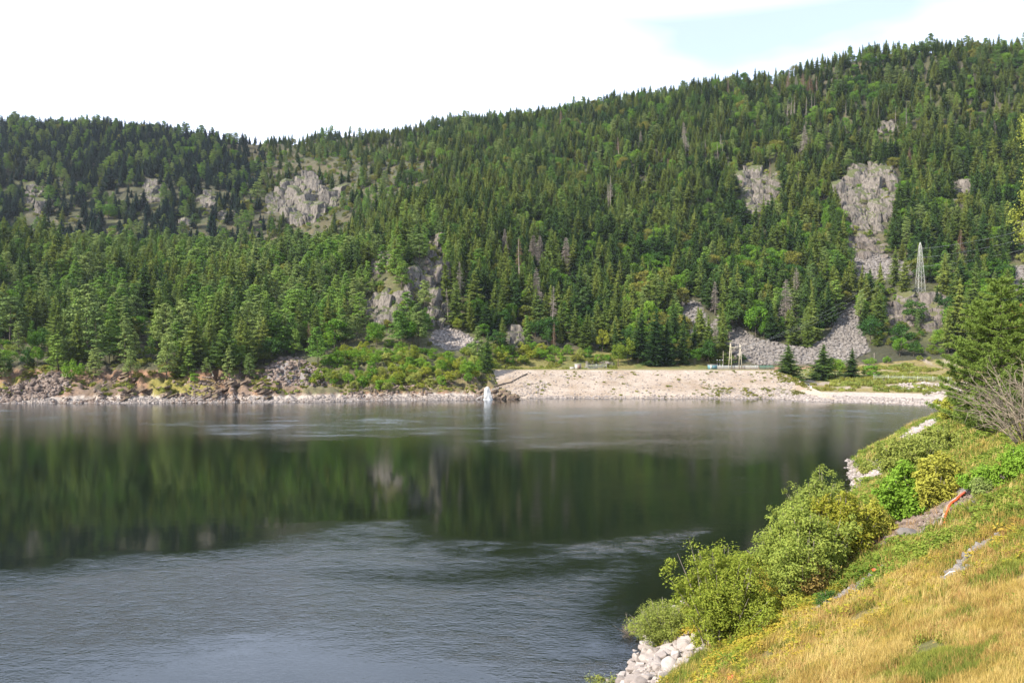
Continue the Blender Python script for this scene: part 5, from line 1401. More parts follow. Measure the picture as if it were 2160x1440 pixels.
# pylon
pX, pY, pZ = ground_at(1941, 620, 370, 640)
H = 110/F*pY
pyl = empty("lattice_pylon", (pX, pY, pZ-0.4)); tag(pyl, 'tall narrow steel lattice pylon standing on the mossy crag', 'pylon')
def wid(t): return (0.115*(1-t)+0.028)*H*0.5*(1.0 if t < 0.93 else max(0.15, (1-t)/0.07)) 
lv = [0, 0.13, 0.25, 0.36, 0.46, 0.55, 0.63, 0.71, 0.78, 0.85, 0.92, 1.0]
for (sx, sy) in ((-1, -1), (1, -1), (1, 1), (-1, 1)):
    b = MB(); b.tube([(sx*wid(t_), sy*wid(t_), t_*H) for t_ in lv], 0.12, 4); b.obj("leg", M['steel'], pyl)
b = MB()
for q in range(len(lv)-1):
    a0, a1 = wid(lv[q]), wid(lv[q+1]); z0, z1 = lv[q]*H, lv[q+1]*H
    for (c0, c1) in (((-1, -1), (1, -1)), ((1, -1), (1, 1)), ((1, 1), (-1, 1)), ((-1, 1), (-1, -1))):
        b.tube([(c0[0]*a0, c0[1]*a0, z0), (c1[0]*a1, c1[1]*a1, z1)], 0.055, 3); b.tube([(c1[0]*a0, c1[1]*a0, z0), (c0[0]*a1, c0[1]*a1, z1)], 0.055, 3)
        b.tube([(c0[0]*a1, c0[1]*a1, z1), (c1[0]*a1, c1[1]*a1, z1)], 0.05, 3)
b.obj("lattice", M['steel'], pyl)
arms = []
for k, t_ in enumerate((0.88, 0.71, 0.54)):
    a_ = wid(t_)
    b = MB(); b.tube([(a_, 0, t_*H), (a_+1.7, -0.3, t_*H+0.1)], 0.09, 4); b.tube([(a_, 0, t_*H+0.9), (a_+1.7, -0.3, t_*H+0.1)], 0.07, 4); b.obj("arm", M['steel'], pyl)
    arms.append((pX+a_+1.7, pY-0.3, pZ-0.4+t_*H+0.1))
def wire_obj(a, c, sag, r_, lab, grp):
    a, c = np.array(a), np.array(c); tq = np.linspace(0, 1, 28)[:, None]
    P = a*(1-tq)+c*tq; P[:, 2] -= (sag*4*tq*(1-tq))[:, 0]
    b = MB(); b.tube(P-a, r_, 4); o_ = b.obj("power_line", M['wire'], None); o_.location = tuple(a); tag(o_, lab, 'power line', grp)
for k, (a_, ty, lab) in enumerate(zip(arms, (455, 472, 498), ('topmost of the three wires running uphill from the pylon', 'middle one of the three wires running uphill from the pylon', 'lowest of the three wires running uphill from the pylon'))):
    Ye = 560.0; wire_obj(a_, ((2330-CX)/F*Ye, Ye, CH+(HY-ty+30)/F*Ye), 5, 0.055, lab, 'wires on the pylon')
for k, (dx, lab) in enumerate(((-1.5, 'outer wire from gantry up over the scree'), (0, 'middle wire from gantry up over the scree'), (1.5, 'inner wire from gantry up over the scree'))):
    e_ = arms[2-k]; wire_obj((gx_+dx, gy_-0.22, gz_+9.3), (e_[0]-3.5, e_[1], e_[2]), 6, 0.022, lab, 'wires from the gantry')
for (x, yb, h, lab, d0) in ((1732.5, 703, 28, 'thin wooden pole on the edge of the long scree', 380), (1844, 770, 26, 'thin pole at the corner of the wire fence', 300)):
    g_ = ground_at(x, yb, d0); b = MB(); b.tube([(0, 0, -0.3), (0, 0, h/F*g_[1])], [0.13, 0.10], 6); b.box((0, 0, h/F*g_[1]*0.9), (0.8, 0.08, 0.08)); o_ = b.obj("utility_pole", M['bark_pale']); o_.location = g_; tag(o_, lab, 'pole')
for (x, yb, lab) in ((1898, 852, 'short dark stake on the beach stones, the one nearer the dam'), (1925, 848, 'short dark stake on the beach, the one nearer the pine')):
    g_ = ground_at(x, yb, 200, 350); b = MB(); b.tube([(0, 0, -0.3), (0.05, 0, 1.9)], [0.12, 0.09], 7); o_ = b.obj("wooden_stake", M['dark']); o_.location = g_; tag(o_, lab, 'stake')
g_ = ground_at(1770, 800, 250, 400); b = MB(); b.tube([(0, 0, -0.2), (0, 0, 0.9)], 0.15, 8); b.tube([(0, 0, 0.9), (0, 0, 1.0)], [0.15, 0.05], 8); o_ = b.obj("marker_post", M['white']); o_.location = g_; tag(o_, 'short white marker post on the shelf near the spruces', 'marker post')

# bleached log leaning on the left shore, pipe on the dam
a_ = ground_at(450, 795, 280, 420); c_ = ground_at(437, 762, 280, 460)
b = MB(); d_ = np.array(c_)-np.array(a_); b.tube([(0, 0, 0.2), tuple(d_*0.5+np.array([0, 0, 1.0])), tuple(d_+np.array([0, 0, 0.8]))], [0.32, 0.24, 0.14], 7); o_ = b.obj("fallen_log", M['timber']); o_.location = a_; tag(o_, 'bleached log leaning on the rocks of the left shore', 'log')
def on_dam(px_, py_):
    Y = np.linspace(330, 368, 800); z = CH-(py_-HY)/F*Y
    ti = np.argmin(abs(CX+F*DX[20]/DY[20]-px_)); zf = np.interp(Y, DY[:, ti], DZ[:, ti]); k = int(np.argmax(zf >= z)); return np.array([(px_-CX)/F*Y[k], Y[k], z[k]])
pp = np.array([on_dam(*q) for q in ((1112, 789), (1095, 797), (1077, 807), (1062, 810), (1046, 815), (1036, 818))]); pp[:, 2] += 0.25; pp[:, 1] -= 0.3
b = MB(); b.tube(pp-pp[0], 0.28, 8); b.obj("drain_pipe", M['bark'], None); o_ = COL.objects["drain_pipe"]; o_.location = tuple(pp[0]); tag(o_, 'dark pipe running down the gravel face to the fountain', 'pipe')

# fountain
m, t, o = new_mat("water_spray"); M['spray'] = m
d_ = N(t, "ShaderNodeBsdfDiffuse"); d_.inputs['Color'].default_value = (0.80, 0.83, 0.86, 1)
tr_ = N(t, "ShaderNodeBsdfTransparent"); mx_ = N(t, "ShaderNodeMixShader"); mx_.inputs[0].default_value = 0.42
t.links.new(tr_.outputs[0], mx_.inputs[1]); t.links.new(d_.outputs[0], mx_.inputs[2]); t.links.new(mx_.outputs[0], o.inputs['Surface'])
fn = empty("fountain", ((1028-CX)/F*327, 327, 0)); tag(fn, 'white water jet bursting up at the left end of the dam', 'fountain')
b = MB(); zz = np.linspace(0, 5.4, 26); th = np.arange(20)*2*math.pi/20
rad = np.interp(zz, [0, 0.3, 2, 4.2, 5.0, 5.4], [1.9, 1.6, 1.35, 1.15, 0.85, 0.2])
Vf = []
for k, z in enumerate(zz):
    rv = rad[k]*(1+0.35*vnoise(np.cos(th)*2+9, np.sin(th)*2, np.full(20, z*0.9), 5))
    Vf.append(np.stack([np.cos(th)*rv+0.06*z*0.3, np.sin(th)*rv, np.full(20, z)], 1))
Vf = np.concatenate(Vf); i = np.arange(25)[:, None]*20; j = np.arange(20)[None, :]
b.add(Vf, np.stack([i+j, i+(j+1) % 20, i+20+(j+1) % 20, i+20+j], -1).reshape(-1, 4)); b.obj("jet", M['spray'], fn, smooth=True)
rng = np.random.default_rng(5); n = 500; P = np.stack([rng.normal(size=n)*1.2, rng.normal(size=n)*1.0, np.abs(rng.normal(size=n))*2.4], 1)
P = np.concatenate([P, np.stack([-rng.random(160)*4.6, rng.normal(size=160)*0.3, 0*rng.random(160)], 1)]); P[n:, 2] = 2.4+P[n:, 0]*0.45+rng.normal(size=160)*0.15
P = np.concatenate([P, np.stack([rng.random(160)*4.6, rng.normal(size=160)*0.3, 0*rng.random(160)], 1)]); P[n+160:, 2] = 3.6+P[n+160:, 0]*0.28+rng.normal(size=160)*0.15
V, Q = leaf_quads(P, rng.normal(size=P.shape), 0.11, 0.8, rng); b = MB(); b.add(V, Q); b.obj("spray", M['spray'], fn)

# ------------------------------------------------------------------ near bank: bushes
def leafy_bush(seed, w, d, h, n_stems, n_leaves, leaf, aspect=0.42, spiky=0.3, top=1.0, lean=(0, 0)):
    """upright stems fanning out of one base, leaves clustered along their twigs; returns (leaves MB, stems MB)"""
    rng = np.random.default_rng(seed); st = MB(); P = []; NN = []
    stems = []
    for k in range(n_stems):
        a = rng.random()*6.283; r_ = rng.random()**0.55
        lump = 0.82+0.30*math.sin(a*3+seed)+0.18*math.sin(a*7+seed*2)*r_
        hh_ = h*top*(1-0.62*r_**2.2)*(0.80+0.25*rng.random())*(0.85+0.15*lump)
        if rng.random() < spiky*0.22: hh_ *= 1.09
        tip = np.array([math.cos(a)*w/2*r_*lump+lean[0]*hh_, math.sin(a)*d/2*r_*lump+lean[1]*hh_, hh_])
        base = np.array([math.cos(a), math.sin(a), 0])*np.array([w, d, 0])*0.22*r_*rng.random()
        mid = base*0.4+tip*0.45+np.array([math.cos(a)*w*0.06*r_, math.sin(a)*d*0.06*r_, h*0.06])
        tq = np.linspace(0, 1, 7)[:, None]; C = (1-tq)**2*base+2*tq*(1-tq)*mid+tq**2*tip
        C[0, 2] = -0.25
        stems.append(C); st.tube(C, np.linspace(0.045, 0.012, 7), 4, cap=False)
    per = n_leaves//n_stems
    # clumps hang along the stems
    for C in stems:
        ncl = 9
        for c in range(ncl):
            s = 0.10+0.9*rng.random()**0.7; f = s*6; i0 = min(5, int(f)); p = C[i0]*(1-(f-i0))+C[i0+1]*(f-i0)
            off = rng.normal(size=3)*np.array([w, d, h])*0.06*(1.2-0.5*s); cc = p+off
            n = per//ncl; R = (0.22+0.30*rng.random())*(0.55+0.09*w)
            D = rng.normal(size=(n, 3)); D /= np.linalg.norm(D, axis=1)[:, None]
            q = cc+D*(R*(0.35+0.75*rng.random(n)))[:, None]*np.array([1, 1, 0.8])
            P.append(q); NN.append(D*0.9+rng.normal(size=(n, 3))*0.6+np.array([0, 0, 0.5]))
    P = np.concatenate(P); NN = np.concatenate(NN); P[:, 2] = np.maximum(P[:, 2], -0.2)
    lf = MB(); V, Q = leaf_quads(P, NN, leaf, aspect, rng); lf.add(V, Q)
    return lf, st

BUSHES = [  # px, base py, width px, height px, depth factor, material, stems, leaves, leaf, label, seed, spiky
    (1525, 1348, 236, 205, 1.0, 'leaf_bush', 110, 64000, 0.075, 'largest rounded green bush beside the pile of white stones', 1, 0.8),
    (1402, 1350, 175, 88, 0.9, 'leaf_willow', 70, 26000, 0.055, 'low feathery sage willow sprawling over the white stones', 2, 0.2),
    (1698, 1255, 215, 190, 1.0, 'leaf_bush_y', 100, 52000, 0.085, 'wide olive-yellow bush in the middle of the bank row', 3, 0.3),
    (1775, 1185, 150, 150, 1.0, 'leaf_golden', 80, 34000, 0.095, 'bright golden bush behind the wide olive-yellow one', 4, 0.4),
    (1728, 1135, 150, 140, 1.0, 'leaf_willow', 70, 28000, 0.10, 'tall sage bush with upright shoots at the water edge', 5, 0.9),
    (1835, 1140, 70, 80, 1.0, 'leaf_bush', 40, 12000, 0.12, 'grass green bush filling in behind the golden one', 14, 0.4),
    (1915, 1090, 130, 110, 1.0, 'leaf_green', 70, 30000, 0.12, 'deep green dense bush beside the orange hose', 6, 0.2),
    (1975, 1065, 120, 110, 1.0, 'leaf_bush', 65, 26000, 0.12, 'light green bush just behind the orange hose', 7, 0.4),
    (1930, 1010, 150, 95, 1.1, 'leaf_willow', 70, 26000, 0.13, 'feathery light green bush behind the deep green one', 8, 0.6),
    (1985, 965, 110, 75, 1.1, 'leaf_willow', 40, 12000, 0.17, 'pale grassy willow under the big pine', 9, 0.4),
    (1833, 1000, 44, 36, 1.0, 'leaf_willow', 20, 4000, 0.15, 'small round willow by itself at the water line', 10, 0.3),
    (1270, 1455, 90, 34, 1.0, 'leaf_willow', 26, 6000, 0.05, 'small green tuft of willow at the bottom edge by the water', 11, 0.6),
    (2010, 890, 70, 70, 1.1, 'leaf_bush', 34, 9000, 0.22, 'shrub at the tip of the point beneath the pine', 15, 0.5),
    (2075, 1035, 90, 55, 1.0, 'leaf_green', 34, 10000, 0.09, 'dark low shrub beside the bare branches', 16, 0.2),
    (2150, 1010, 90, 70, 1.0, 'leaf_green', 34, 10000, 0.09, 'dark shrub under the bare branches at the right edge', 17, 0.2),
    (2065, 1050, 50, 50, 1.0, 'pine_sage', 20, 5000, 0.06, 'grey green seedling beside the gully stones', 18, 0.5),
    (1742, 1280, 46, 40, 1.0, 'leaf_dark', 18, 4000, 0.06, 'small dark conifer seedling in front of the bushes', 19, 0.6),
    (1630, 1300, 70, 42, 1.0, 'leaf_golden', 22, 5000, 0.08, 'yellow green herb clump below the wide bush', 20, 0.3),
    (1690, 1280, 60, 36, 1.0, 'leaf_bush', 22, 5000, 0.08, 'fresh green herb clump in the shade of the wide bush', 21, 0.3),
    (1590, 1345, 60, 34, 1.0, 'leaf_golden', 20, 4000, 0.08, 'yellow leafy sapling clump at the foot of the largest bush', 22, 0.3),
    (1480, 1360, 60, 30, 1.0, 'leaf_bush', 20, 4000, 0.07, 'leafy green clump on top of the white stones', 23, 0.3),
    (1860, 1130, 60, 40, 1.0, 'leaf_olive', 20, 4000, 0.08, 'dull olive low clump at the end of the gully', 24, 0.3),
]
for (x, yb, wp, hp, df, mt, ns, nl, lf_, lab, sd, spk) in BUSHES:
    g_ = ground_at(x, yb, 8, 270); k = g_[1]/F
    leaves_mb, stems_mb = leafy_bush(sd*11, wp*k*1.12, wp*k*df, hp*k*1.02, ns, nl, lf_, 0.45, spk)
    root = empty("bush", (g_[0], g_[1], g_[2]-0.1)); tag(root, lab, 'bush', 'bushes along the near bank')
    leaves_mb.obj("foliage", M[mt], root); stems_mb.obj("stems", M['bark_pale'], root)
# rusty leaves of the smoke-tree like bush front
g_ = ground_at(1712, 1262, 30, 120); k = g_[1]/F
lm, sm = leafy_bush(333, 110*k, 50*k, 90*k, 36, 6000, 0.11, 0.35, 0.1)
root = empty("bush", g_); tag(root, 'bush with drooping rust tipped leaves overhanging dark shade', 'bush', 'bushes along the near bank'); lm.obj("foliage", M['leaf_rust'], root); sm.obj("stems", M['bark_pale'], root)

# bare shrubs -------------------------------------------------------
def bare_shrub(seed, w, h, n, side=(0.0, 0.0), r0=0.03):
    rng = np.random.default_rng(seed); b = MB()
    for q in range(n):
        a = rng.random()*6.28; L = h*(0.6+0.5*rng.random()); p = np.zeros(3); P = [p.copy()]
        d = np.array([math.cos(a)*0.7*w/h+side[0], math.sin(a)*0.7*w/h+side[1], 1.0]); d /= np.linalg.norm(d)
        for s in range(8):
            d = d+rng.normal(size=3)*0.16+np.array([side[0]*0.05, side[1]*0.05, -0.05]); d /= np.linalg.norm(d); p = p+d*L/8; P.append(p.copy())
            if s > 1:
                for f in range(2):
                    e = d+rng.normal(size=3)*0.55; e /= np.linalg.norm(e); l2 = L*0.28*(1-s/9)+0.1
                    mid_ = p+e*l2*0.5; b.tube([p, mid_, mid_+(e+rng.normal(size=3)*0.3)*l2*0.5], [r0*0.38, r0*0.28, r0*0.14], 3, cap=False)
        b.tube(P, np.linspace(r0, r0*0.3, 9), 4, cap=False)
    return b
for (x, yb, w, h, n, side, r0, lab, sd) in ((1345, 1350, 2.2, 1.9, 16, (-0.9, -0.1), 0.028, 'leafless grey shrub reaching over the water in front of the willow', 1),
                                            (1365, 1345, 1.6, 2.0, 12, (-0.3, 0), 0.025, 'upright bare twigs behind the sprawling willow', 2),):
    g_ = ground_at(x, yb, 30, 100); b = bare_shrub(sd, w, h, n, side, r0); o_ = b.obj("bare_shrub", M['twig']); o_.location = g_; tag(o_, lab, 'bare shrub')
g_ = at_px(2150, 62); b = bare_shrub(7, 4.4, 7.6, 30, (-0.25, 0), 0.055); o_ = b.obj("bare_shrub", M['twig']); o_.location = (g_[0]+0.6, g_[1], g_[2]-0.1); tag(o_, 'large bleached bare bush in front of the big pine', 'bare shrub')
g_ = at_px(2190, 58); b = bare_shrub(9, 4.6, 7.6, 22, (-0.2, 0), 0.05); o_ = b.obj("bare_shrub", M['twig']); o_.location = (g_[0]+0.6, g_[1], g_[2]-0.1); tag(o_, 'second bleached bare bush at the right edge, partly out of view', 'bare shrub')

# the near pine -------------------------------------------------------
def near_pine(seed, H, R, whorls=17, per=6, low=0.06):
    rng = np.random.default_rng(seed); lf = MB(); br = MB(); P = []; NN = []
    for w in range(whorls):
        t = low+(0.97-low)*w/(whorls-1); L0 = R*(1-t)**0.52*(0.75+0.4*rng.random())+0.35
        k = per if t < 0.8 else 4
        for q in range(k):
            a = q*6.283/k+w*1.1+rng.normal()*0.25; L = L0*(0.7+0.5*rng.random())
            d = np.array([math.cos(a), math.sin(a), 0]); z0 = t*H
            pts = [np.array([0, 0, z0])+d*L*s+np.array([0, 0, L*(0.05*s+0.22*s*s)]) for s in np.linspace(0, 1, 6)]
            br.tube(pts, np.linspace(0.07*(1-t)+0.03, 0.015, 6), 4, cap=False)
            nt_ = int(8+L*5)
            for c in range(nt_):
                s = 0.22+0.80*(c+rng.random())/nt_; f = min(4.999, s*5); i0 = int(f); p = pts[i0]*(1-(f-i0))+pts[min(5, i0+1)]*(f-i0)
                sd = np.array([-d[1], d[0], 0])*rng.normal()*0.42*L*(1.05-s)*0.8
                c0 = p+sd+np.array([0, 0, 0.12+0.25*rng.random()]); n = 26
                D = rng.normal(size=(n, 3))+d*0.5+np.array([0, 0, 0.7]); D /= np.linalg.norm(D, axis=1)[:, None]
                ln = 0.20+0.16*rng.random(n)
                T = np.cross(D, rng.normal(size=(n, 3))); T /= np.linalg.norm(T, axis=1)[:, None]
                p0 = c0+D*0.05+T*0.020; p1 = c0+D*0.05-T*0.020; p2 = c0+D*ln[:, None]-T*0.026; p3 = c0+D*ln[:, None]+T*0.026
                V = np.stack([p0, p1, p2, p3], 1).reshape(-1, 3); lf.add(V, np.arange(4*n).reshape(-1, 4))
    return lf, br
nX, nY, nZ = at_px(2108, 84)
pr = empty("pine_tree", (nX, nY, nZ-0.2)); tag(pr, 'big bushy green pine close on the right bank, in front of all the forest', 'pine tree')
lf, br = near_pine(3, 17.0, 6.3, 21, 8)
lf.obj("crown", M['needle_near'], pr)
tkb = trunk_mb(16.8, 0.26, 0.03, 0.15, n=9); 
tkb.obj("trunk", M['bark'], pr); br.obj("branches", M['bark'], pr)
# second pine at the very edge, and the orange-leaved tree behind
nX, nY, nZ = at_px(2215, 92); pr = empty("pine_tree", (nX, nY, nZ-0.2)); tag(pr, 'second pine at the right edge, mostly cut off by the frame', 'pine tree')
lf, br = near_pine(9, 15.5, 4.6, 18, 7); lf.obj("crown", M['needle_near'], pr); trunk_mb(15, 0.24, 0.03, 0.1).obj("trunk", M['bark'], pr); br.obj("branches", M['bark'], pr)
g_ = at_px(2172, 118); lm = broadleaf(77, 15.0, 5.5, nc=26, per=220, leaf=0.14, low=0.45); root = empty("broadleaf_tree", (g_[0], g_[1], g_[2]-0.2)); root.scale = (1.0, 1.0, (CH+(HY-600)/F*118-g_[2])/15.0)
tag(root, 'orange leaved autumn tree at the right edge behind the pines', 'broadleaf tree'); lm.obj("crown", M['leaf_orange'], root); trunk_mb(11, 0.18, 0.05, 0.2).obj("trunk", M['bark'], root)
# near birch whose outer twigs reach into the frame at the right
g_ = at_px(2214, 34); H = CH+(HY-215)/F*34-g_[2]
cl = []; rb = np.random.default_rng(8)
for k in range(60):
    z = H*(0.66+0.33*rb.random()); a = rb.random()*6.28; r_ = 1.9*(0.35+0.65*rb.random())*math.sin(min(1, (1-z/H)*2.4+0.25)*1.57); cl.append(((math.cos(a)*r_, math.sin(a)*r_, z), (0.45, 0.45, 0.6)))
root = empty("broadleaf_tree", (g_[0], g_[1], g_[2]-0.2)); tag(root, 'near yellow green birch whose twigs reach in from the right edge', 'broadleaf tree')
clump_crown(88, cl, 260, 0.050, 0.6, 0.3, 0.2).obj("crown", M['leaf_willow'], root); trunk_mb(H*0.93, 0.15, 0.03, 0.3).obj("trunk", M['bark_pale'], root)

# ------------------------------------------------------------------ near bank: stones, hose, stick
rr = np.random.default_rng(91)
WP = [(1333, 1440), (1345, 1408), (1385, 1372), (1420, 1352), (1455, 1338), (1492, 1350), (1490, 1372), (1455, 1395), (1425, 1420), (1400, 1440), (1380, 1470), (1320, 1470)]
cnt = 0; shapes = []
for q in range(8):
    P_, Q_ = rock_shape(2000+q*9, 9, rough=0.2, flat=0.72, blocky=0.45); b = MB(); b.add(P_, Q_); shapes.append(b.mesh("white_boulder", [M['white_stone'] if q < 6 else M['shore_stone']], smooth=False))
placed = []
for tries in range(2600):
    if cnt >= 150: break
    x, y = rr.uniform(1318, 1495), rr.uniform(1335, 1470)
    if not inpoly(np.array([x]), np.array([y]), WP)[0]: continue
    g_ = ground_at(x, y, 20, 90); s = 0.34+0.8*rr.random()**1.6
    if placed and min(math.hypot(g_[0]-a[0], g_[1]-a[1])-0.36*(s+a[2]) for a in placed) < 0: continue
    placed.append((g_[0], g_[1], s)); o_ = bpy.data.objects.new("boulder", shapes[int(rr.integers(8))]); COL.objects.link(o_)
    o_.location = (g_[0], g_[1], g_[2]+s*0.12); o_.scale = (s*rr.uniform(0.9, 1.3), s*rr.uniform(0.8, 1.1), s*rr.uniform(0.8, 1.1)); o_.rotation_euler = (rr.normal()*0.3, rr.normal()*0.3, rr.random()*6.28)
    lx = 'at the water edge' if near_s(np.array([g_[0]]), np.array([g_[1]]))[0] < 1.6 else ('under the bushes' if y < 1365 else ('next to the grass' if x > 1430 else 'in the middle'))
    tag(o_, ('large' if s > 0.85 else 'middling' if s > 0.65 else 'small')+' white boulder '+lx+' of the pile, '+('waterward' if x < 1370 else 'middle' if x < 1430 else 'landward')+(' near the bushes' if y < 1375 else ' near the lower frame' if y > 1420 else ' halfway'), 'boulder', 'white boulders piled at the water'); cnt += 1
BL = [(1920, 1132, 50, 'smooth rounded grey boulder in the grass beyond the white pile'), (1826, 1148, 34, 'dark flat boulder at the mouth of the gully'), (1968, 1066, 42, 'flat grey boulder with a dark undercut beside the hose'), (2000, 1056, 46, 'long grey slab crossing under the hose'),
      (2032, 1045, 50, 'grey slab uphill of the hose'), (1540, 1372, 22, 'pale boulder alone among yellow herbs'), (1752, 1280, 34, 'grey rock showing in the grass near the seedling'), (1945, 1075, 30, 'rounded tan boulder next to the deep green bush'),
      (2060, 1062, 22, 'small grey rock at the top of the gully'), (1988, 1096, 26, 'flat pale rock at the foot of the hose'), (2015, 1100, 20, 'narrow pale rock uphill of the hose foot'), (1995, 1080, 24, 'squarish grey rock in the gully'), (1480, 1440, 26, 'half buried pale rock at the bottom edge')]
P_, Q_ = rock_shape(3003, 11, rough=0.12, flat=0.6, blocky=0.25); b = MB(); b.add(P_, Q_); smoothb = b.mesh("grey_boulder", [M['scree']], smooth=True)
for k, (x, y, w, lab) in enumerate(BL):
    g_ = ground_at(x, y, 10, 120); s = w/F*g_[1]*1.12; me_ = smoothb if k < 2 else shapes[k % 8].copy()
    if k >= 2: me_.materials[0] = M['scree'] if k not in (5, 12) else M['white_stone']
    o_ = link_mesh("boulder", me_); o_.location = (g_[0], g_[1], g_[2]+s*0.10); o_.scale = (s, s*0.8, s*0.75 if k < 2 else s*0.5); o_.rotation_euler = (0.1, 0.15, k*0.8+0.3); tag(o_, lab, 'boulder', 'boulders on the near bank')
# gravel of the gully
t_ = rr.uniform(0, len(GW)-1.001, 2600); i0 = t_.astype(int); fpt = GW[i0]*(1-(t_-i0))[:, None]+GW[i0+1]*(t_-i0)[:, None]+rr.normal(size=(2600, 2))*1.1
stones("gully_stones", fpt, SP['bank_stone'], (0.08, 0.45), 'loose grey stones filling the little gully', 21)

n = 2600; t_ = rr.uniform(3, len(NEAR)-3.001, n); i0 = t_.astype(int); fpt = NEAR[i0]*(1-(t_-i0))[:, None]+NEAR[i0+1]*(t_-i0)[:, None]+rr.normal(size=(n, 2))*0.9+np.array([0.5, -0.4])
stones("waterline_stones", fpt, SP['shore_stone'], (0.15, 0.9), 'stones along the near waterline below the bushes', 23)
pth = [np.array([ground_at(*q)[:2] for q in seg]) for seg in ([(1738, 1284), (1770, 1268), (1810, 1240), (1852, 1206)], [(2004, 1226), (2022, 1205), (2038, 1185), (2062, 1162), (2110, 1130)])]
pts_ = []
for w_ in pth:
    t_ = rr.uniform(0, len(w_)-1.001, 420); i0 = t_.astype(int); pts_.append(w_[i0]*(1-(t_-i0))[:, None]+w_[i0+1]*(t_-i0)[:, None]+rr.normal(size=(420, 2))*0.22)
stones("path_stones", np.concatenate(pts_)[::1], SP['scree'], (0.10, 0.42), 'narrow strips of grey stones running up through the grass', 29, 0.3)
hose_px = [(2033, 1012), (2030, 1022), (2034, 1034), (2030, 1045), (2022, 1058), (2010, 1066), (2000, 1078), (1993, 1092), (1989, 1104), (1983, 1118)]
hp_ = []
for (x, y) in hose_px:
    a = ground_at(x, y, 20, 140); hp_.append((a[0], a[1], a[2]+0.14))
hp_ = np.array(hp_); tq = np.linspace(0, len(hp_)-1, 60); HP = np.stack([np.interp(tq, np.arange(len(hp_)), hp_[:, k]) for k in range(3)], 1)
HP = np.stack([np.convolve(np.pad(HP[:, k], 3, mode='edge'), np.ones(7)/7, mode='valid') for k in range(3)], 1)
b = MB(); HP[:, 2] += 0.12; b.tube(HP-HP[0], 0.10, 10); o_ = b.obj("hose", M['cream'], smooth=True); o_.location = tuple(HP[0]); tag(o_, 'thick cream hose lying across the gully', 'hose')
O2 = HP+np.array([0.18, 0.0, 0.08])+np.stack([fbm(tq, tq*0, octv=2, seed=4)*0.15, 0*tq, 0*tq], 1)
b = MB(); b.tube(O2-O2[0], 0.08, 8); o_ = b.obj("orange_net", M['orange']); o_.location = tuple(O2[0]); tag(o_, 'bright orange netting strip running along the cream hose', 'netting')
for (x, y, s, lab) in ((1855, 1198, 0.35, 'orange plastic scrap in the grass, lower end of the row'), (1848, 1208, 0.45, 'largest crumpled orange plastic scrap in the grass'), (1872, 1188, 0.3, 'orange plastic scrap in the grass, upper end of the row'), (1926, 1178, 0.32, 'orange scrap alone uphill of the others'), (1545, 1436, 0.45, 'orange scrap at the bottom edge')):
    g_ = ground_at(x, y, 8, 100); P_, Q_ = rock_shape(int(x), 7, rough=0.6, flat=0.35); b = MB(); b.add(P_*s, Q_); o_ = b.obj("orange_scrap", M['orange']); o_.location = (g_[0], g_[1], g_[2]+0.16); tag(o_, lab, 'plastic scrap', 'orange scraps in the grass')
a_ = np.array(ground_at(1992, 1224, 8, 60)); c_ = np.array(ground_at(2016, 1216, 8, 60)); b = MB(); b.tube([(0, 0, 0.2), tuple((c_-a_)*0.5+np.array([0, 0, 0.30])), tuple(c_-a_+np.array([0, 0, 0.26]))], [0.03, 0.035, 0.02], 6); o_ = b.obj("bleached_stick", M['white']); o_.location = tuple(a_); tag(o_, 'short bleached stick lying in the dry grass', 'stick')

# ------------------------------------------------------------------ grass and herbs of the near bank
M['straw'] = leaf_mat("straw", [(0.26, 0.195, 0.048), (0.44, 0.315, 0.085), (0.57, 0.435, 0.165)], 0.3, scale=0.35)
M['straw_rust'] = leaf_mat("straw_rust", [(0.25, 0.17, 0.05), (0.38, 0.24, 0.08), (0.48, 0.30, 0.12)], 0.3, scale=0.35)
M['blade'] = leaf_mat("green_blade", [(0.11, 0.15, 0.03), (0.19, 0.23, 0.045), (0.30, 0.30, 0.06)], 0.3, scale=0.35)
M['herb_y'] = leaf_mat("yellow_herb", [(0.20, 0.23, 0.03), (0.33, 0.32, 0.04), (0.46, 0.33, 0.06)], 0.3, scale=0.4)
M['herb_g'] = leaf_mat("green_herb", [(0.09, 0.16, 0.025), (0.15, 0.22, 0.035), (0.24, 0.30, 0.05)], 0.3, scale=0.4)
GT = {'straw': [tuft_shape(60+k, 30, 0.42, 0.22, 0.012, 0.6, M['straw'], "t") for k in range(4)],
      'rust': [tuft_shape(70+k, 30, 0.34, 0.22, 0.014, 0.7, M['straw_rust'], "t") for k in range(4)],
      'blade': [tuft_shape(80+k, 34, 0.30, 0.20, 0.016, 0.8, M['blade'], "t") for k in range(4)]}
def herb_shape(seed, mat, n=60, R=0.28, h=0.30, leaf=0.045):
    rng = np.random.default_rng(seed); a = rng.random(n)*6.28; r_ = R*np.sqrt(rng.random(n)); P = np.stack([np.cos(a)*r_, np.sin(a)*r_, h*(0.2+0.8*rng.random(n))*(1-0.5*(r_/R)**2)], 1)
    V, Q = leaf_quads(P, rng.normal(size=(n, 3))*0.6+np.array([0, 0, 1.0]), leaf, 0.6, rng); b = MB(); b.add(V, Q); return bpy.data.objects.new("h", b.mesh("h", [mat]))
GT['hy'] = [herb_shape(90+k, M['herb_y']) for k in range(3)]; GT['hg'] = [herb_shape(95+k, M['herb_g']) for k in range(3)]

r = np.random.default_rng(33)
n = 420000
Y = r.uniform(7.5**1.5, 250**1.5, n)**(1/1.5); pxr = r.uniform(1230, 2300, n); X = (pxr-CX)/F*Y
dn = np.clip((36.0/Y)**1.2, 0.16, 1.0); m_ = r.random(n) < dn
X, Y = X[m_], Y[m_]; s = near_s(X, Y); m_ = s > 0.9+r.random(len(X))*1.6; X, Y, s = X[m_], Y[m_], s[m_]
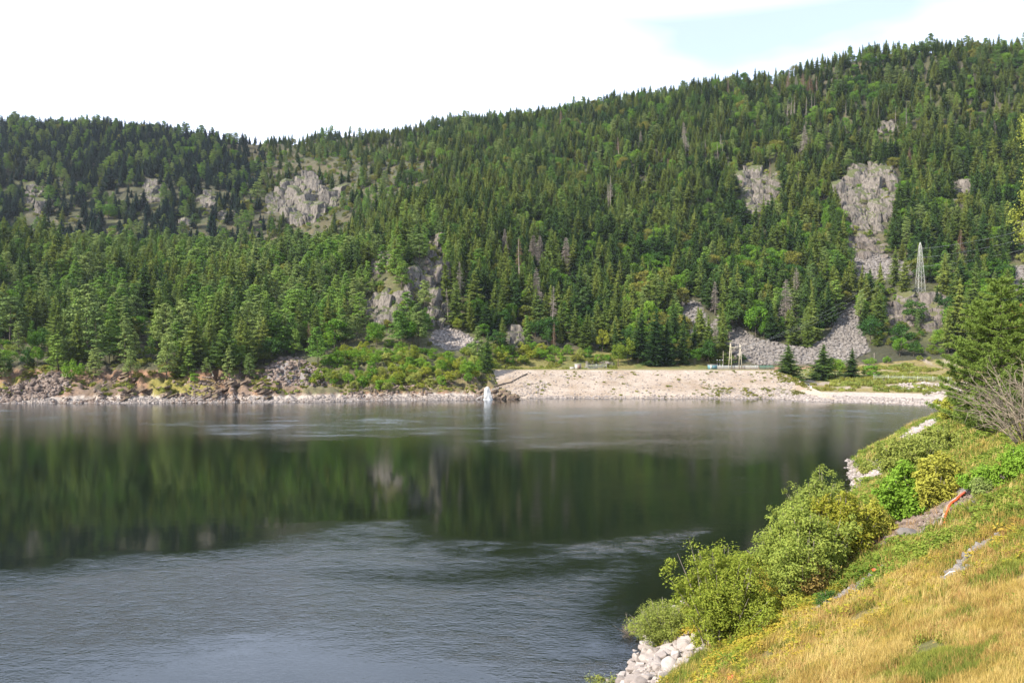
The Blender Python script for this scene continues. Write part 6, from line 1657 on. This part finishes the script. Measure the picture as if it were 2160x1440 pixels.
# extra density right below the camera
n = 60000; Y1 = np.sqrt(r.uniform(7.5**2, 30**2, n)); X1 = (r.uniform(1300, 2300, n)-CX)/F*Y1; s1 = near_s(X1, Y1); m_ = s1 > 2.4
X = np.concatenate([X, X1[m_]]); Y = np.concatenate([Y, Y1[m_]]); s = np.concatenate([s, s1[m_]])
Z = zfun(X, Y); gpx, gpy = project(X, Y, Z)
m_ = (gy_g := gully(X, Y)) < 0.5; X, Y, s, Z, gpx, gpy = X[m_], Y[m_], s[m_], Z[m_], gpx[m_], gpy[m_]
dpp = np.min([np.hypot(X-q[0], Y-q[1]) for w_ in pth for q in np.concatenate([w_[k]+(w_[k+1]-w_[k])*np.linspace(0, 1, 9)[:, None] for k in range(len(w_)-1)])], axis=0)
m_ = (dpp > 0.38) & (fbm(X/2.0+50, Y/2.0, octv=3, seed=140) > -0.42) & ~inpoly(gpx, gpy, WP) & ~inpoly(gpx, gpy, [(1885, 930), (1945, 895), (1995, 872), (1990, 895), (1930, 938)]) & ~inpoly(gpx, gpy, [(1812, 1020), (1820, 985), (1895, 955), (1905, 968), (1855, 1015)]); X, Y, s, Z, gpx, gpy = X[m_], Y[m_], s[m_], Z[m_], gpx[m_], gpy[m_]
na_ = fbm(X/3.2, Y/3.2, octv=4, seed=101)*1.15; nb_ = fbm(X/1.2, Y/1.2, octv=2, seed=102)
# strip of yellowing herbs along the lower edge of the slope, green above it, dry grass on the rest
edge = np.interp(gpx, [1350, 1500, 1700, 1850, 1960, 2100, 2250], [1560, 1440, 1300, 1235, 1180, 1110, 1080])
up = (edge-gpy)                     # >0: on the strip side
u = r.random(len(X))
kind = np.where(up > 0, np.where(u+na_*0.8 < 0.36, 3, np.where(u < 0.58, 4, np.where(u < 0.9, 2, 0))), np.where(u+na_*0.9 < 0.42, 0, np.where(u+nb_*0.5 < 0.72, 1, 2)))
gr = (gpx > 1780) & (up > 0); kind = np.where(gr, np.where(u+na_ < 0.35, 4, np.where(u < 0.85, 2, 0)), kind)
kind = np.where((up <= 0) & (na_ > 0.33) & (u < 0.6), 2, kind); kind = np.where((up <= 0) & (up > -90) & (u < 0.10), 3, kind); kind = np.where((up <= 0) & (u > 0.76), 2, kind)
kind = np.where((s < 6.0) & (Y < 50), np.where(u < 0.6, 2, kind), kind)
scl0 = np.clip(Y/26.0, 0.75, 4.5)
for kq, (kk_, nm, lab) in enumerate((('straw', 'dry_grass', 'dry golden grass covering the near slope'), ('rust', 'rusty_grass', 'rust tinged seeding grass on the near slope'), ('blade', 'green_grass', 'green grass patches on the near slope'),
                                     ('hy', 'yellow_herbs', 'yellowing low herbs in a strip along the slope'), ('hg', 'green_herbs', 'low green herbs between bushes and dry grass'))):
    m_ = kind == kq; n = int(m_.sum())
    if not n: continue
    sc = (scl0[m_]*(0.6+0.7*r.random(n)))[:, None]*np.ones((1, 3)); sc[:, 2] *= 0.9/np.clip(scl0[m_], 1, 2)**0.5
    rot = np.stack([r.normal(size=n)*0.1, r.normal(size=n)*0.1, r.random(n)*6.28], 1)
    scatter_stuff(nm, np.stack([X[m_], Y[m_], Z[m_]-0.02], 1), rot, sc, r.integers(0, len(GT[kk_]), n), GT[kk_], lab)
n = 1500; Y = np.sqrt(r.uniform(8**2, 60**2, n)); X = (r.uniform(1300, 2300, n)-CX)/F*Y; s = near_s(X, Y); m_ = (s > 4) & (fbm(X/4, Y/4, octv=2, seed=61) > -0.1); X, Y = X[m_], Y[m_]; Z = zfun(X, Y); n = len(X)
tall = [tuft_shape(130+k, 12, 0.75, 0.12, 0.014, 0.5, M['straw_rust'], "tl") for k in range(3)]
for k in range(3):
    rg = np.random.default_rng(150+k); hd = MB(); P = np.stack([rg.normal(size=70)*0.10, rg.normal(size=70)*0.10, rg.uniform(0.05, 0.75, 70)], 1); V, Q = leaf_quads(P, rg.normal(size=(70, 3)), 0.03, 0.5, rg); hd.add(V, Q); tall.append(bpy.data.objects.new("tl", hd.mesh("tl", [M['herb_g'] if k < 2 else M['leaf_rust']])))
scatter_stuff("tall_weeds", np.stack([X, Y, Z], 1), np.stack([r.normal(size=n)*0.15, r.normal(size=n)*0.15, r.random(n)*6.28], 1), (0.6+0.7*r.random((n, 1)))*np.ones((1, 3)), r.integers(0, 6, n), tall, 'taller weeds and seed heads standing out of the near grass')
# sparse tufts on the shelf beyond the dam and behind its crest
n = 5000; pxr = r.uniform(1650, 2060, n); Y = r.uniform(300, 400, n); X = (pxr-CX)/F*Y; Z = zfun(X, Y); m_ = (Z > 2.6) & (fbm(X/9, Y/9, octv=2, seed=55) > 0.0)
X, Y, Z = X[m_], Y[m_], Z[m_]; n = len(X)
low_bush = [tuft_shape(110+k, 60, 0.9, 0.8, 0.22, 0.8, M['leaf_willow'], "l") for k in range(2)]+[tuft_shape(115+k, 60, 0.9, 0.8, 0.22, 0.8, M['leaf_olive'], "l") for k in range(2)]
scatter_stuff("shelf_undergrowth", np.stack([X, Y, Z], 1), np.stack([0*X, 0*X, r.random(n)*6.28], 1), (0.5+r.random((n, 1))*1.1)*np.ones((1, 3)), r.integers(0, 4, n), low_bush, 'low green undergrowth on the grassy shelf beyond the dam')
n = 2600; pxr = r.uniform(1030, 1300, n); Y = r.uniform(376, 420, n); X = (pxr-CX)/F*Y; Z = zfun(X, Y); m_ = fbm(X/7, Y/7, octv=2, seed=56) > 0.05; X, Y, Z = X[m_], Y[m_], Z[m_]; n = len(X)
scatter_stuff("meadow_undergrowth", np.stack([X, Y, Z], 1), np.stack([0*X, 0*X, r.random(n)*6.28], 1), (0.4+r.random((n, 1))*0.9)*np.ones((1, 3)), r.integers(0, 4, n), low_bush, 'low green undergrowth in the meadow behind the dam')
n = 3000; X = r.uniform(-215, 0, n); Y = np.interp(CX+F*X/330, _fine, _YF[:, 2])+r.uniform(6, 40, n); m_ = fbm(X/8, Y/8, octv=2, seed=57) > 0.05; X, Y = X[m_], Y[m_]; Z = zfun(X, Y); n = len(X)
scatter_stuff("shore_undergrowth", np.stack([X, Y, Z], 1), np.stack([0*X, 0*X, r.random(n)*6.28], 1), (0.4+r.random((n, 1))*0.9)*np.ones((1, 3)), r.integers(0, 4, n), low_bush, 'olive undergrowth between the rocks of the left shore')

# ------------------------------------------------------------------ air
m, t, o = new_mat("haze_air")
pv = N(t, "ShaderNodeVolumePrincipled"); pv.inputs['Color'].default_value = (0.80, 0.88, 1.0, 1); pv.inputs['Density'].default_value = 0.00004; pv.inputs['Anisotropy'].default_value = 0.2
t.links.new(pv.outputs[0], o.inputs['Volume'])
b = MB(); b.box((0, 500, 240), (4200, 2400, 516)); hz_o = b.obj("haze", m); tag(hz_o, kind='stuff')
print("objects", len(scene.objects))
